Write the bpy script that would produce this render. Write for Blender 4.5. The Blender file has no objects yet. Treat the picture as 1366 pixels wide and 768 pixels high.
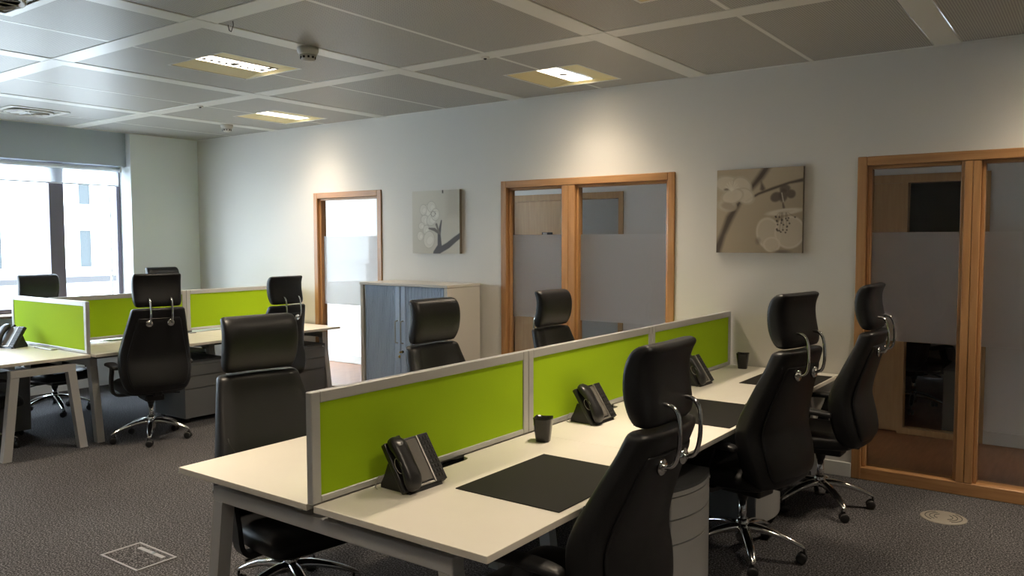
import bpy, bmesh, math, random
import numpy as np
from mathutils import Vector, Matrix, Euler
random.seed(7)
SC = bpy.context.scene
COL = SC.collection
R = math.radians

# ------------------------------------------------------------------ camera, sky, exposure
F_PX, YAW, PITCH, ROLL, CAM_H = 1074.25, 0.6301, 0.0590, -0.0021, 1.6844
cam_data = bpy.data.cameras.new('camera')
cam_data.sensor_width = 36.0
cam_data.lens = 36.0 * F_PX / 1366.0
cam_data.clip_start = 0.05
cam = bpy.data.objects.new('camera', cam_data)
COL.objects.link(cam)
fw = Vector((-math.sin(YAW) * math.cos(PITCH), math.cos(YAW) * math.cos(PITCH), -math.sin(PITCH)))
rt = Vector((math.cos(YAW), math.sin(YAW), 0))
up = rt.cross(fw)
r2 = rt * math.cos(ROLL) + up * math.sin(ROLL)
u2 = -rt * math.sin(ROLL) + up * math.cos(ROLL)
cam.matrix_world = Matrix(((r2.x, u2.x, -fw.x, 0), (r2.y, u2.y, -fw.y, 0), (r2.z, u2.z, -fw.z, CAM_H), (0, 0, 0, 1)))
SC.camera = cam

SKY_STRENGTH = 16.0
LAMP_POWER = 21.5
world = bpy.data.worlds.new('overcast_sky')
SC.world = world
world.use_nodes = True
bg = world.node_tree.nodes['Background']
bg.inputs[0].default_value = (0.74, 0.875, 1.0, 1)
bg.inputs[1].default_value = SKY_STRENGTH

vs = SC.view_settings
vs.view_transform = 'Standard'
vs.look = 'None'
vs.gamma = 1.0
vs.use_curve_mapping = False
vs.exposure = 0.12

# ------------------------------------------------------------------ materials
MATS = {}

def mat(name, color, rough=0.5, metal=0.0, spec=0.5, coat=0.0, vary=None, bump=None, stretch=(1, 1, 1), sheen=0.0):
    """principled; vary=(scale, colour2, lo, hi), bump=(scale, strength, distance)"""
    if name in MATS:
        return MATS[name]
    m = bpy.data.materials.new(name)
    m.use_nodes = True
    nt = m.node_tree
    b = nt.nodes['Principled BSDF']
    b.inputs['Base Color'].default_value = (*color, 1)
    b.inputs['Roughness'].default_value = rough
    b.inputs['Metallic'].default_value = metal
    b.inputs['Specular IOR Level'].default_value = spec
    b.inputs['Coat Weight'].default_value = coat
    b.inputs['Sheen Weight'].default_value = sheen
    if vary or bump:
        tc = nt.nodes.new('ShaderNodeTexCoord')
        mp = nt.nodes.new('ShaderNodeMapping')
        mp.inputs['Scale'].default_value = stretch
        nt.links.new(tc.outputs['Object'], mp.inputs[0])
    if vary:
        n = nt.nodes.new('ShaderNodeTexNoise')
        n.inputs['Scale'].default_value = vary[0]
        n.inputs['Detail'].default_value = 5
        cr = nt.nodes.new('ShaderNodeValToRGB')
        cr.color_ramp.elements[0].position = vary[2]
        cr.color_ramp.elements[1].position = vary[3]
        cr.color_ramp.elements[0].color = (*vary[1], 1)
        cr.color_ramp.elements[1].color = (*color, 1)
        nt.links.new(mp.outputs[0], n.inputs['Vector'])
        nt.links.new(n.outputs['Fac'], cr.inputs[0])
        nt.links.new(cr.outputs[0], b.inputs['Base Color'])
    if bump:
        n2 = nt.nodes.new('ShaderNodeTexNoise')
        n2.inputs['Scale'].default_value = bump[0]
        n2.inputs['Detail'].default_value = 4
        bp = nt.nodes.new('ShaderNodeBump')
        bp.inputs['Strength'].default_value = bump[1]
        bp.inputs['Distance'].default_value = bump[2]
        nt.links.new(mp.outputs[0], n2.inputs['Vector'])
        nt.links.new(n2.outputs['Fac'], bp.inputs['Height'])
        nt.links.new(bp.outputs[0], b.inputs['Normal'])
    MATS[name] = m
    return m

M_WALL = mat('wall_paint', (0.67, 0.645, 0.60), 0.62, bump=(160, 0.06, 0.002))
M_CORR = mat('corridor_white_paint', (0.86, 0.86, 0.85), 0.6)
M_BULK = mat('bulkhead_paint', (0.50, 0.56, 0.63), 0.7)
M_WHITE = mat('white_gloss_paint', (0.72, 0.72, 0.70), 0.4)
M_REVEAL = mat('reveal_paint', (0.78, 0.80, 0.82), 0.5)
M_BEAM = mat('ceiling_beam_paint', (0.72, 0.71, 0.66), 0.33, spec=0.5, bump=(3, 0.02, 0.01))
M_VOID = mat('ceiling_void', (0.03, 0.03, 0.03), 0.9)
M_TOP = mat('desk_laminate', (0.74, 0.705, 0.63), 0.38, vary=(4, (0.71, 0.675, 0.60), 0.3, 0.7))
M_EDGE = mat('desk_edge', (0.68, 0.64, 0.56), 0.5)
M_ALU = mat('screen_aluminium', (0.50, 0.50, 0.49), 0.42, metal=0.35)
M_LEG = mat('leg_silver_paint', (0.52, 0.515, 0.51), 0.45, metal=0.25)
M_GREEN = mat('green_fabric', (0.355, 0.55, 0.009), 0.85, spec=0.2, vary=(420, (0.32, 0.49, 0.007), 0.35, 0.65), bump=(700, 0.15, 0.001))
M_LEATHER = mat('black_leather', (0.008, 0.008, 0.009), 0.42, spec=0.36, bump=(260, 0.12, 0.0015), vary=(9, (0.007, 0.007, 0.008), 0.3, 0.7))
M_PIPING = mat('black_piping', (0.008, 0.008, 0.008), 0.5)
M_PLASTIC = mat('black_plastic', (0.012, 0.012, 0.013), 0.45)
M_CHROME = mat('chrome', (0.72, 0.72, 0.72), 0.12, metal=1.0)
M_STEEL = mat('brushed_steel', (0.55, 0.55, 0.55), 0.3, metal=1.0)
M_PED = mat('pedestal_grey', (0.48, 0.48, 0.47), 0.45, metal=0.25)
M_PEDBODY = mat('pedestal_body_grey', (0.16, 0.165, 0.17), 0.5, metal=0.1)
M_PEDTOP = mat('pedestal_top_dark', (0.075, 0.08, 0.085), 0.45)
M_MAT = mat('desk_mat_black', (0.009, 0.0085, 0.0075), 0.6, spec=0.22, bump=(500, 0.1, 0.0005))
M_CUP = mat('cup_gloss_black', (0.012, 0.011, 0.011), 0.18)
M_PHONE = mat('phone_black', (0.013, 0.013, 0.014), 0.33)
M_PHONEGREY = mat('phone_screen_grey', (0.13, 0.122, 0.11), 0.28)
M_SILVER = mat('phone_silver_trim', (0.5, 0.48, 0.45), 0.3, metal=0.8)
M_BUTTON = mat('phone_button', (0.035, 0.035, 0.036), 0.4)
M_CAB = mat('cabinet_body', (0.60, 0.57, 0.52), 0.45)
M_TAMB = mat('tambour_grey', (0.45, 0.56, 0.74), 0.42)
M_BRASS = mat('key_brass', (0.55, 0.38, 0.12), 0.35, metal=0.9)
M_COFFER = mat('light_coffer_cream', (0.82, 0.70, 0.36), 0.45)
M_BLADE = mat('louvre_blade', (0.45, 0.45, 0.45), 0.35, metal=0.5)
M_DETECT = mat('detector_plastic', (0.62, 0.60, 0.54), 0.45)
M_DARK = mat('dark_slot', (0.01, 0.01, 0.01), 0.7)
M_WFRAME = mat('window_frame_dark', (0.19, 0.17, 0.22), 0.45)  # base colour lightened to take in the window flare
M_WFLOOR = mat('timber_floor', (0.34, 0.15, 0.07), 0.3, vary=(3, (0.24, 0.095, 0.042), 0.3, 0.7), stretch=(12, 1.2, 1))
M_MAPLE = mat('maple_veneer', (0.55, 0.36, 0.18), 0.4, vary=(3, (0.47, 0.29, 0.14), 0.3, 0.7), stretch=(14, 14, 1))
M_FACADE = mat('facade_render', (0.80, 0.80, 0.78), 0.8)
M_FLEDGE = mat('facade_ledge', (0.62, 0.64, 0.66), 0.8)
M_RAIL = mat('facade_railing', (0.03, 0.028, 0.03), 0.6)
M_FGLASS = mat('facade_window_glass', (0.045, 0.052, 0.055), 0.3, spec=0.15)
M_STREET = mat('street_grey', (0.35, 0.35, 0.35), 0.9)
M_SILL = mat('sill_timber', (0.35, 0.25, 0.18), 0.45)
M_FLOORVENT = mat('vent_beige', (0.22, 0.20, 0.17), 0.5)
M_FRAMEGREY = mat('floor_box_frame', (0.28, 0.28, 0.29), 0.5)
M_CABLE = mat('cable_grey', (0.45, 0.44, 0.40), 0.5)

def wood(name, stretch):
    m = mat(name, (0.46, 0.25, 0.105), 0.36, spec=0.5, vary=(2.2, (0.33, 0.16, 0.062), 0.25, 0.72), stretch=stretch, bump=(3, 0.04, 0.001))
    return m
M_WOODV = wood('oak_frame_upright', (22, 22, 1.3))
M_WOODH = wood('oak_frame_rail', (1.3, 22, 22))

def node_mat(name):
    m = bpy.data.materials.new(name)
    m.use_nodes = True
    MATS[name] = m
    return m, m.node_tree, m.node_tree.nodes['Principled BSDF']

def make_carpet():
    m, nt, b = node_mat('carpet')
    tc = nt.nodes.new('ShaderNodeTexCoord')
    n1 = nt.nodes.new('ShaderNodeTexNoise'); n1.inputs['Scale'].default_value = 110; n1.inputs['Detail'].default_value = 6
    n1.inputs['Roughness'].default_value = 0.7
    n2 = nt.nodes.new('ShaderNodeTexNoise'); n2.inputs['Scale'].default_value = 0.9; n2.inputs['Detail'].default_value = 3
    cr = nt.nodes.new('ShaderNodeValToRGB')
    e = cr.color_ramp.elements
    e[0].position = 0.38; e[0].color = (0.013, 0.0128, 0.0138, 1)
    e[1].position = 0.66; e[1].color = (0.33, 0.325, 0.335, 1)
    k = e.new(0.5); k.color = (0.056, 0.0545, 0.058, 1)
    mx = nt.nodes.new('ShaderNodeMix'); mx.data_type = 'RGBA'; mx.blend_type = 'MULTIPLY'
    cr2 = nt.nodes.new('ShaderNodeValToRGB')
    cr2.color_ramp.elements[0].position = 0.3; cr2.color_ramp.elements[0].color = (0.78, 0.76, 0.76, 1)
    cr2.color_ramp.elements[1].position = 0.7; cr2.color_ramp.elements[1].color = (1, 1, 1, 1)
    bp = nt.nodes.new('ShaderNodeBump'); bp.inputs['Strength'].default_value = 0.7; bp.inputs['Distance'].default_value = 0.006
    L = nt.links.new
    L(tc.outputs['Object'], n1.inputs['Vector']); L(tc.outputs['Object'], n2.inputs['Vector'])
    L(n1.outputs['Fac'], cr.inputs[0]); L(n2.outputs['Fac'], cr2.inputs[0])
    mx.inputs[0].default_value = 1
    L(cr.outputs[0], mx.inputs[6]); L(cr2.outputs[0], mx.inputs[7])
    L(mx.outputs[2], b.inputs['Base Color']); L(n1.outputs['Fac'], bp.inputs['Height']); L(bp.outputs[0], b.inputs['Normal'])
    b.inputs['Roughness'].default_value = 0.95
    b.inputs['Specular IOR Level'].default_value = 0.15
    return m
M_CARPET = make_carpet()

def make_perforated():
    """grey perforated metal: round holes on a 12 mm grid, darker than the sheet"""
    m, nt, b = node_mat('perforated_metal_tile')
    L = nt.links.new
    tc = nt.nodes.new('ShaderNodeTexCoord')
    sp = nt.nodes.new('ShaderNodeSeparateXYZ')
    L(tc.outputs['Object'], sp.inputs[0])
    def mth(op, a, b2=None):
        n = nt.nodes.new('ShaderNodeMath'); n.operation = op
        for i, v in enumerate((a, b2)):
            if v is None: continue
            if isinstance(v, (int, float)): n.inputs[i].default_value = v
            else: L(v, n.inputs[i])
        return n.outputs[0]
    P = 0.014
    def cell(s):
        f = mth('FRACT', mth('DIVIDE', s, P))
        d = mth('SUBTRACT', f, 0.5)
        return mth('MULTIPLY', d, d)
    d2 = mth('ADD', cell(sp.outputs[0]), cell(sp.outputs[1]))
    hole = mth('LESS_THAN', d2, 0.072)
    # plain margin round each tile is part of the sheet itself
    mx = nt.nodes.new('ShaderNodeMix'); mx.data_type = 'RGBA'
    mx.inputs[6].default_value = (0.46, 0.445, 0.41, 1)
    mx.inputs[7].default_value = (0.15, 0.143, 0.132, 1)
    L(hole, mx.inputs[0])
    L(mx.outputs[2], b.inputs['Base Color'])
    b.inputs['Roughness'].default_value = 0.42
    b.inputs['Metallic'].default_value = 0.1
    b.inputs['Specular IOR Level'].default_value = 0.25
    return m
M_TILE = make_perforated()

def make_glass(name, tint, gloss=0.10, rough=0.02):
    m = bpy.data.materials.new(name)
    m.use_nodes = True
    nt = m.node_tree
    nt.nodes.clear()
    out = nt.nodes.new('ShaderNodeOutputMaterial')
    tr = nt.nodes.new('ShaderNodeBsdfTransparent'); tr.inputs[0].default_value = (*tint, 1)
    gl = nt.nodes.new('ShaderNodeBsdfGlossy'); gl.inputs['Roughness'].default_value = rough
    fr = nt.nodes.new('ShaderNodeLayerWeight'); fr.inputs['Blend'].default_value = 0.22
    mn = nt.nodes.new('ShaderNodeMath'); mn.operation = 'ADD'; mn.inputs[1].default_value = gloss
    mx = nt.nodes.new('ShaderNodeMixShader')
    nt.links.new(fr.outputs['Fresnel'], mn.inputs[0])
    nt.links.new(mn.outputs[0], mx.inputs[0]); nt.links.new(tr.outputs[0], mx.inputs[1]); nt.links.new(gl.outputs[0], mx.inputs[2])
    nt.links.new(mx.outputs[0], out.inputs[0])
    MATS[name] = m
    return m
M_GLASS = make_glass('partition_glass', (0.95, 0.96, 0.95), 0.02)
M_WGLASS = make_glass('window_glass', (0.97, 0.98, 0.98), 0.0)

def make_frost():
    m = bpy.data.materials.new('frosted_film')
    m.use_nodes = True
    nt = m.node_tree
    nt.nodes.clear()
    out = nt.nodes.new('ShaderNodeOutputMaterial')
    tl = nt.nodes.new('ShaderNodeBsdfTranslucent'); tl.inputs[0].default_value = (0.97, 0.97, 0.97, 1)
    df = nt.nodes.new('ShaderNodeBsdfDiffuse'); df.inputs[0].default_value = (0.55, 0.55, 0.55, 1)
    rf = nt.nodes.new('ShaderNodeBsdfGlass'); rf.inputs['Roughness'].default_value = 0.55; rf.inputs['IOR'].default_value = 1.35
    m1 = nt.nodes.new('ShaderNodeMixShader'); m1.inputs[0].default_value = 0.08
    m2 = nt.nodes.new('ShaderNodeMixShader'); m2.inputs[0].default_value = 0.14
    L = nt.links.new
    L(tl.outputs[0], m1.inputs[1]); L(df.outputs[0], m1.inputs[2])
    L(m1.outputs[0], m2.inputs[1]); L(rf.outputs[0], m2.inputs[2]); L(m2.outputs[0], out.inputs[0])
    return m
M_FROST = make_frost()

def make_blind():
    m = bpy.data.materials.new('blind_fabric')
    m.use_nodes = True
    nt = m.node_tree
    nt.nodes.clear()
    out = nt.nodes.new('ShaderNodeOutputMaterial')
    tl = nt.nodes.new('ShaderNodeBsdfTranslucent'); tl.inputs[0].default_value = (0.8, 0.82, 0.85, 1)
    tr = nt.nodes.new('ShaderNodeBsdfTransparent'); tr.inputs[0].default_value = (0.9, 0.92, 0.95, 1)
    df = nt.nodes.new('ShaderNodeBsdfDiffuse'); df.inputs[0].default_value = (0.75, 0.76, 0.78, 1)
    a = nt.nodes.new('ShaderNodeMixShader'); a.inputs[0].default_value = 0.35
    c = nt.nodes.new('ShaderNodeMixShader'); c.inputs[0].default_value = 0.4
    L = nt.links.new
    L(tl.outputs[0], a.inputs[1]); L(df.outputs[0], a.inputs[2]); L(a.outputs[0], c.inputs[1]); L(tr.outputs[0], c.inputs[2]); L(c.outputs[0], out.inputs[0])
    return m
M_BLIND = make_blind()

# ------------------------------------------------------------------ mesh helpers
class MB:
    def __init__(self):
        self.v = []; self.f = []; self.mi = []; self.sm = []
    def raw(self, verts, faces, mi=0, smooth=False):
        o = len(self.v)
        self.v += [tuple(p) for p in verts]
        for q in faces:
            self.f.append(tuple(i + o for i in q)); self.mi.append(mi); self.sm.append(smooth)
        return self
    def bm(self, bm, mi=0, smooth=False, xf=None):
        bm.verts.index_update()
        vs_ = [(xf @ v.co) if xf else v.co.copy() for v in bm.verts]
        self.raw(vs_, [[v.index for v in f.verts] for f in bm.faces], mi, smooth)
        bm.free()
        return self
    def box(self, a, b, bev=0.0, mi=0, xf=None, seg=1):
        a, b = Vector(a), Vector(b)
        lo = Vector([min(a[i], b[i]) for i in range(3)]); hi = Vector([max(a[i], b[i]) for i in range(3)])
        m = bmesh.new()
        bmesh.ops.create_cube(m, size=1)
        c = (lo + hi) / 2; s = hi - lo
        for v in m.verts:
            v.co = Vector((v.co.x * s.x + c.x, v.co.y * s.y + c.y, v.co.z * s.z + c.z))
        if bev > 0:
            bmesh.ops.bevel(m, geom=list(m.edges), offset=min(bev, min(s) * 0.45), segments=seg, affect='EDGES', profile=0.5)
        return self.bm(m, mi, False, xf)
    def prism(self, pts, z0, z1, mi=0, smooth=False, side_mi=None):
        n = len(pts)
        v = [(p[0], p[1], z0) for p in pts] + [(p[0], p[1], z1) for p in pts]
        self.raw(v, [tuple(range(n))[::-1], tuple(range(n, 2 * n))], mi, smooth)
        self.raw(v, [(i, (i + 1) % n, n + (i + 1) % n, n + i) for i in range(n)], mi if side_mi is None else side_mi, smooth)
        return self
    def tube(self, path, r, n=10, mi=0, caps=True, rs=None):
        path = [Vector(p) for p in path]
        rings = []
        prev = None
        for i, p in enumerate(path):
            t = (path[min(i + 1, len(path) - 1)] - path[max(i - 1, 0)]).normalized()
            if prev is None:
                a = Vector((0, 0, 1)) if abs(t.z) < 0.9 else Vector((1, 0, 0))
                x = t.cross(a).normalized()
            else:
                x = (prev - t * prev.dot(t)).normalized()
            prev = x
            y = t.cross(x)
            rr = rs[i] if rs else r
            rings.append([p + (x * math.cos(2 * math.pi * k / n) + y * math.sin(2 * math.pi * k / n)) * rr for k in range(n)])
        return self.loft(rings, mi, caps)
    def loft(self, rings, mi=0, caps=True, smooth=True):
        n = len(rings[0])
        v = [p for r_ in rings for p in r_]
        f = []
        for i in range(len(rings) - 1):
            for k in range(n):
                f.append((i * n + k, i * n + (k + 1) % n, (i + 1) * n + (k + 1) % n, (i + 1) * n + k))
        self.raw(v, f, mi, smooth)
        if caps:
            self.raw(rings[0], [tuple(range(n))[::-1]], mi, False)
            self.raw(rings[-1], [tuple(range(n))], mi, False)
        return self
    def lathe(self, prof, c=(0, 0, 0), n=20, mi=0, smooth=True, axis='z'):
        rings = []
        for r_, z in prof:
            ring = []
            for k in range(n):
                a = 2 * math.pi * k / n
                p = Vector((r_ * math.cos(a), r_ * math.sin(a), z))
                if axis == 'x': p = Vector((p.z, p.x, p.y))
                if axis == 'y': p = Vector((p.x, p.z, p.y))
                ring.append(p + Vector(c))
            rings.append(ring)
        return self.loft(rings, mi, True, smooth)
    def xf(self, M):
        self.v = [tuple(M @ Vector(p)) for p in self.v]
        return self
    def build(self, name, mats, parent=None, world=False):
        me = bpy.data.meshes.new(name)
        me.from_pydata(self.v, [], self.f)
        for m in (mats if isinstance(mats, (list, tuple)) else [mats]):
            me.materials.append(m)
        me.polygons.foreach_set('material_index', self.mi)
        me.polygons.foreach_set('use_smooth', self.sm)
        b = bmesh.new(); b.from_mesh(me)
        bmesh.ops.remove_doubles(b, verts=b.verts, dist=1e-5)
        bmesh.ops.recalc_face_normals(b, faces=b.faces)
        b.to_mesh(me); b.free()
        me.update()
        o = bpy.data.objects.new(name, me)
        COL.objects.link(o)
        if parent is not None:
            set_parent(o, parent, world)
        return o

def wmat(o):
    M = Matrix.LocRotScale(o.location, o.rotation_euler, o.scale)
    if o.parent:
        return wmat(o.parent) @ o.matrix_parent_inverse @ M
    return M

def set_parent(o, p, world=False):
    o.parent = p
    o.matrix_parent_inverse = wmat(p).inverted() if world else Matrix.Identity(4)

def empty(name, loc=(0, 0, 0), rz=0.0):
    e = bpy.data.objects.new(name, None)
    e.empty_display_size = 0.1
    e.location = loc
    e.rotation_euler = (0, 0, rz)
    COL.objects.link(e)
    return e

def tag(o, label, cat, group=None):
    o['label'] = label; o['category'] = cat
    if group: o['group'] = group
    return o

def struct(o):
    o['kind'] = 'structure'
    return o

def copy_tree(o, parent=None):
    c = o.copy()
    COL.objects.link(c)
    if parent is not None:
        inv = o.matrix_parent_inverse.copy()
        c.parent = parent
        c.matrix_parent_inverse = inv
    for ch in list(KIDS.get(o.name, [])):
        copy_tree(ch, c)
    return c
KIDS = {}

def register(root):
    for o in list(COL.objects):
        if o.parent is not None:
            KIDS.setdefault(o.parent.name, [])
            if o not in KIDS[o.parent.name]:
                KIDS[o.parent.name].append(o)

# ------------------------------------------------------------------ dimensions
D = 5.97          # inner face of the long wall
XW = -9.29        # inner face of the window wall
XR, YF = 3.2, -3.2
H = 2.949
WT = 0.12         # wall thickness
YC = 7.60         # far partition of the corridor

def wall_xz(name, y0, y1, x0, x1, z0, z1, holes, m):
    """wall lying along x with rectangular holes (xa, xb, za, zb), one mesh"""
    b = MB()
    xs = sorted({x0, x1} | {h[0] for h in holes} | {h[1] for h in holes})
    for a, c in zip(xs[:-1], xs[1:]):
        cuts = [(h[2], h[3]) for h in holes if h[0] <= a + 1e-6 and h[1] >= c - 1e-6]
        z = z0
        for (za, zb) in sorted(cuts):
            if za > z + 1e-6: b.box((a, y0, z), (c, y1, za))
            z = zb
        if z1 > z + 1e-6: b.box((a, y0, z), (c, y1, z1))
    return b.build(name, m)

# ------------------------------------------------------------------ the shell
b = MB(); b.box((XW - 0.4, YF, -0.12), (XR, D + 0.02, 0.0))
struct(b.build('floor', M_CARPET))
WA = (-7.075, -6.02, 2.21)
WB = (-4.472, -2.742, 2.225)
WC = (-1.375, 0.36, 2.255)
struct(wall_xz('wall_back', D, D + WT, XW - 0.35, XR, 0, H + 0.1,
               [(w[0] + 0.02, w[1] - 0.02, 0, w[2] - 0.02) for w in (WA, WB, WC)], M_WALL))
b = MB(); b.box((XR, YF, 0), (XR + 0.12, D + WT, H + 0.1)); struct(b.build('wall_right', M_WALL))
b = MB(); b.box((XW - 0.4, YF - 0.12, 0), (XR + 0.12, YF, H + 0.1)); struct(b.build('wall_front', M_WALL))
# window wall: pier beside the corner, low wall under the sill, bulkhead set back above the window
WIN_Y0, WIN_Y1, WIN_Z0, WIN_Z1 = 0.55, 5.09, 0.90, 2.57
XG = -9.57
b = MB()
b.box((XW, WIN_Y1, 0), (XW - 0.34, D, H + 0.1), mi=0)
b.box((XW, YF, 0), (XW - 0.34, WIN_Y0, H + 0.1), mi=0)
b.box((XW - 0.10, WIN_Y0, 0), (XW - 0.34, WIN_Y1, WIN_Z0 - 0.03), mi=0)
wl = b.build('wall_left', [mat('window_wall_bounce_tint', (0.80, 0.83, 0.84), 0.6)]); struct(wl)  # lighter and cooler than the other walls, standing in for bounced daylight
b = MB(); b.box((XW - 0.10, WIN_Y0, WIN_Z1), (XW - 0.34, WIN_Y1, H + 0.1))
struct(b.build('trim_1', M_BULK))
# window
w = empty('window_1', (XG, (WIN_Y0 + WIN_Y1) / 2, WIN_Z0)); struct(w)
b = MB(); b.box((XW + 0.02, WIN_Y0, WIN_Z0 - 0.03), (XW - 0.34, WIN_Y1 - 0.001, WIN_Z0), bev=0.006)
b.build('window_sill', M_SILL, w, True)
def wbar(name, a, c, m=M_WFRAME):
    q = MB(); q.box(a, c, bev=0.004); return q.build(name, m, w, True)
wbar('frame_head', (XG - 0.03, WIN_Y0, WIN_Z1 - 0.05), (XG + 0.03, WIN_Y1, WIN_Z1))
wbar('frame_bottom', (XG - 0.03, WIN_Y0, WIN_Z0), (XG + 0.03, WIN_Y1, WIN_Z0 + 0.05))
wbar('frame_jamb', (XG - 0.03, WIN_Y1 - 0.045, WIN_Z0), (XG + 0.03, WIN_Y1, WIN_Z1))
wbar('frame_jamb', (XG - 0.03, WIN_Y0, WIN_Z0), (XG + 0.03, WIN_Y0 + 0.045, WIN_Z1))
MULL = [4.345, 2.75, 1.15]
for my in MULL:
    wbar('mullion', (XG - 0.04, my - 0.08, WIN_Z0), (XG + 0.05, my + 0.08, WIN_Z1))
ed = [WIN_Y1 - 0.045] + [y for m_ in MULL for y in (m_ + 0.08, m_ - 0.08)] + [WIN_Y0 + 0.045]
for k in range(0, len(ed), 2):
    q = MB(); q.raw([(XG, ed[k + 1], WIN_Z0 + .05), (XG, ed[k], WIN_Z0 + .05), (XG, ed[k], WIN_Z1 - .05), (XG, ed[k + 1], WIN_Z1 - .05)], [(0, 1, 2, 3)])
    q.build('pane', M_WGLASS, w, True)
# thin sash bar standing just inside the jamb
wbar('sash_bar', (XG - 0.02, 4.965, WIN_Z0 + .05), (XG + 0.02, 4.98, WIN_Z1 - .05), M_REVEAL)
# roller blinds
for k, (ya, yb) in enumerate(((2.80, 5.05), (0.62, 2.76))):
    e = empty('roller_blind', (XW - 0.17, (ya + yb) / 2, 2.335))
    q = MB(); q.tube([(XW - 0.17, ya, 2.530), (XW - 0.17, yb, 2.530)], 0.026, 16); q.build('roller_tube', M_REVEAL, e, True)
    q = MB(); q.box((XW - 0.190, ya + 0.01, 2.345), (XW - 0.1885, yb - 0.01, 2.53)); q.build('blind_fabric', M_BLIND, e, True)
    q = MB(); q.box((XW - 0.196, ya + 0.01, 2.333), (XW - 0.182, yb - 0.01, 2.347), bev=0.003); q.build('bottom_bar', M_REVEAL, e, True)
    for yy in (ya, yb):
        q = MB(); q.box((XW - 0.20, yy - 0.008, 2.50), (XW - 0.14, yy + 0.008, 2.571), bev=0.004); q.build('end_bracket', M_DETECT, e, True)
    tag(e, ('white roller blind pulled a little way down beside the white window reveal',
            'white roller blind over the window panes away from the room corner')[k], 'blind', 'roller blinds')

# ------------------------------------------------------------------ corridor and dark rooms behind the glazing
b = MB(); b.box((XW - 0.4, D + 0.02, -0.12), (XR, 11.0, -0.002)); struct(b.build('floor_corridor', M_WFLOOR))
b = MB(); b.box((XW - 0.4, D + WT, 2.7), (XR, 11.0, 2.82)); struct(b.build('ceiling_corridor', M_CORR))
C_HOLES = [(-5.62, -4.08, 0, 2.20), (-2.32, -0.73, 0, 2.24)]
struct(wall_xz('wall_corridor', YC, YC + 0.1, XW - 0.35, XR, 0, 2.7, C_HOLES, M_CORR))
b = MB(); b.box((XR, D + WT, 0), (XR + 0.12, 11.0, 2.82)); struct(b.build('wall_corridor_end', M_WALL))
b = MB()
b.box((XW - 0.34, D + WT, 0), (XW - 0.1, 6.12, 2.7)); b.box((XW - 0.34, 7.57, 0), (XW - 0.1, YC, 2.7))
b.box((XW - 0.34, 6.12, 0), (XW - 0.1, 7.57, 0.1)); b.box((XW - 0.34, 6.12, 2.65), (XW - 0.1, 7.57, 2.7))
struct(b.build('wall_corridor_window', M_WALL))
b = MB(); b.box((XW - 0.4, 10.9, 0), (XR, 11.0, 2.7)); struct(b.build('wall_room_back', M_WALL))
b = MB(); b.box((XW - 0.4, YC + 0.1, 0), (XW - 0.3, 10.9, 1.0)); b.box((XW - 0.4, YC + 0.1, 1.9), (XW - 0.3, 10.9, 2.7)); b.box((XW - 0.4, YC + 0.1, 1.0), (XW - 0.3, 8.9, 1.9)); b.box((XW - 0.4, 9.9, 1.0), (XW - 0.3, 10.9, 1.9))
struct(b.build('wall_room_side', M_WALL))
b = MB(); b.box((-3.2, YC + 0.1, 0), (-3.1, 10.9, 2.7)); struct(b.build('wall_room_divider', M_WALL))
# far partition frames: a maple door leaf and a glazed sidelight each
for n, (xa, xm, xb, zt) in enumerate(((-5.62, -4.70, -4.08, 2.20), (-2.32, -1.385, -0.73, 2.24))):
    d = empty('door_%d' % (n + 1), ((xa + xm) / 2, YC, 0)); struct(d)
    q = MB(); q.box((xa + 0.05, YC + 0.02, 0.01), (xm, YC + 0.06, zt - 0.06), bev=0.003); q.build('door_leaf', M_MAPLE, d, True)
    q = MB(); q.box((xa, YC - 0.015, 0), (xa + 0.06, YC + 0.1, zt - 0.0)); q.build('door_jamb', M_MAPLE, d, True)
    q = MB(); q.box((xa + 0.06, YC - 0.015, zt - 0.07), (xb - 0.055, YC + 0.1, zt)); q.build('door_head', M_MAPLE, d, True)
    q = MB(); q.box((xm + 0.001, YC - 0.012, 0), (xm + 0.045, YC + 0.1, zt - 0.07)); q.build('door_post', M_MAPLE, d, True)
    q = MB(); q.box((xb - 0.055, YC - 0.015, 0), (xb, YC + 0.1, zt)); q.build('door_jamb', M_MAPLE, d, True)
    q = MB(); q.box((xm + 0.045, YC - 0.012, 0), (xb - 0.055, YC + 0.09, 0.05)); q.build('bottom_rail', M_MAPLE, d, True)
    q = MB(); q.raw([(xm + .045, YC + .05, .05), (xb - .055, YC + .05, .05), (xb - .055, YC + .05, zt - .07), (xm + .045, YC + .05, zt - .07)], [(0, 1, 2, 3)])
    q.build('pane', M_GLASS, d, True)
    if n == 0:
        q = MB(); q.box((-5.13, YC + 0.014, 1.715), (-4.99, YC + 0.02, 1.775)); q.build('name_plate', M_DARK, d, True)
        q = MB(); q.box((-5.115, YC + 0.011, 1.722), (-5.06, YC + 0.0139, 1.768)); q.build('name_card', M_WHITE, d, True)
b = MB()
for xa, xb in ((XW - 0.1, -5.62), (-4.08, -2.32), (-0.73, XR)):
    b.box((xa, YC - 0.015, 0), (xb, YC, 0.11), bev=0.003)
struct(b.build('baseboard_corridor', M_WHITE))
# skirting of the office
b = MB()
for xa, xb in ((XW, WA[0]), (WA[1], WB[0]), (WB[1], WC[0]), (WC[1], XR)):
    b.box((xa, D - 0.016, 0), (xb, D, 0.105), bev=0.004)
struct(b.build('baseboard_back', M_WHITE))
b = MB(); b.box((XW, WIN_Y1, 0), (XW + 0.016, D - 0.017, 0.105), bev=0.004); struct(b.build('baseboard_left', M_WHITE))

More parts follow.
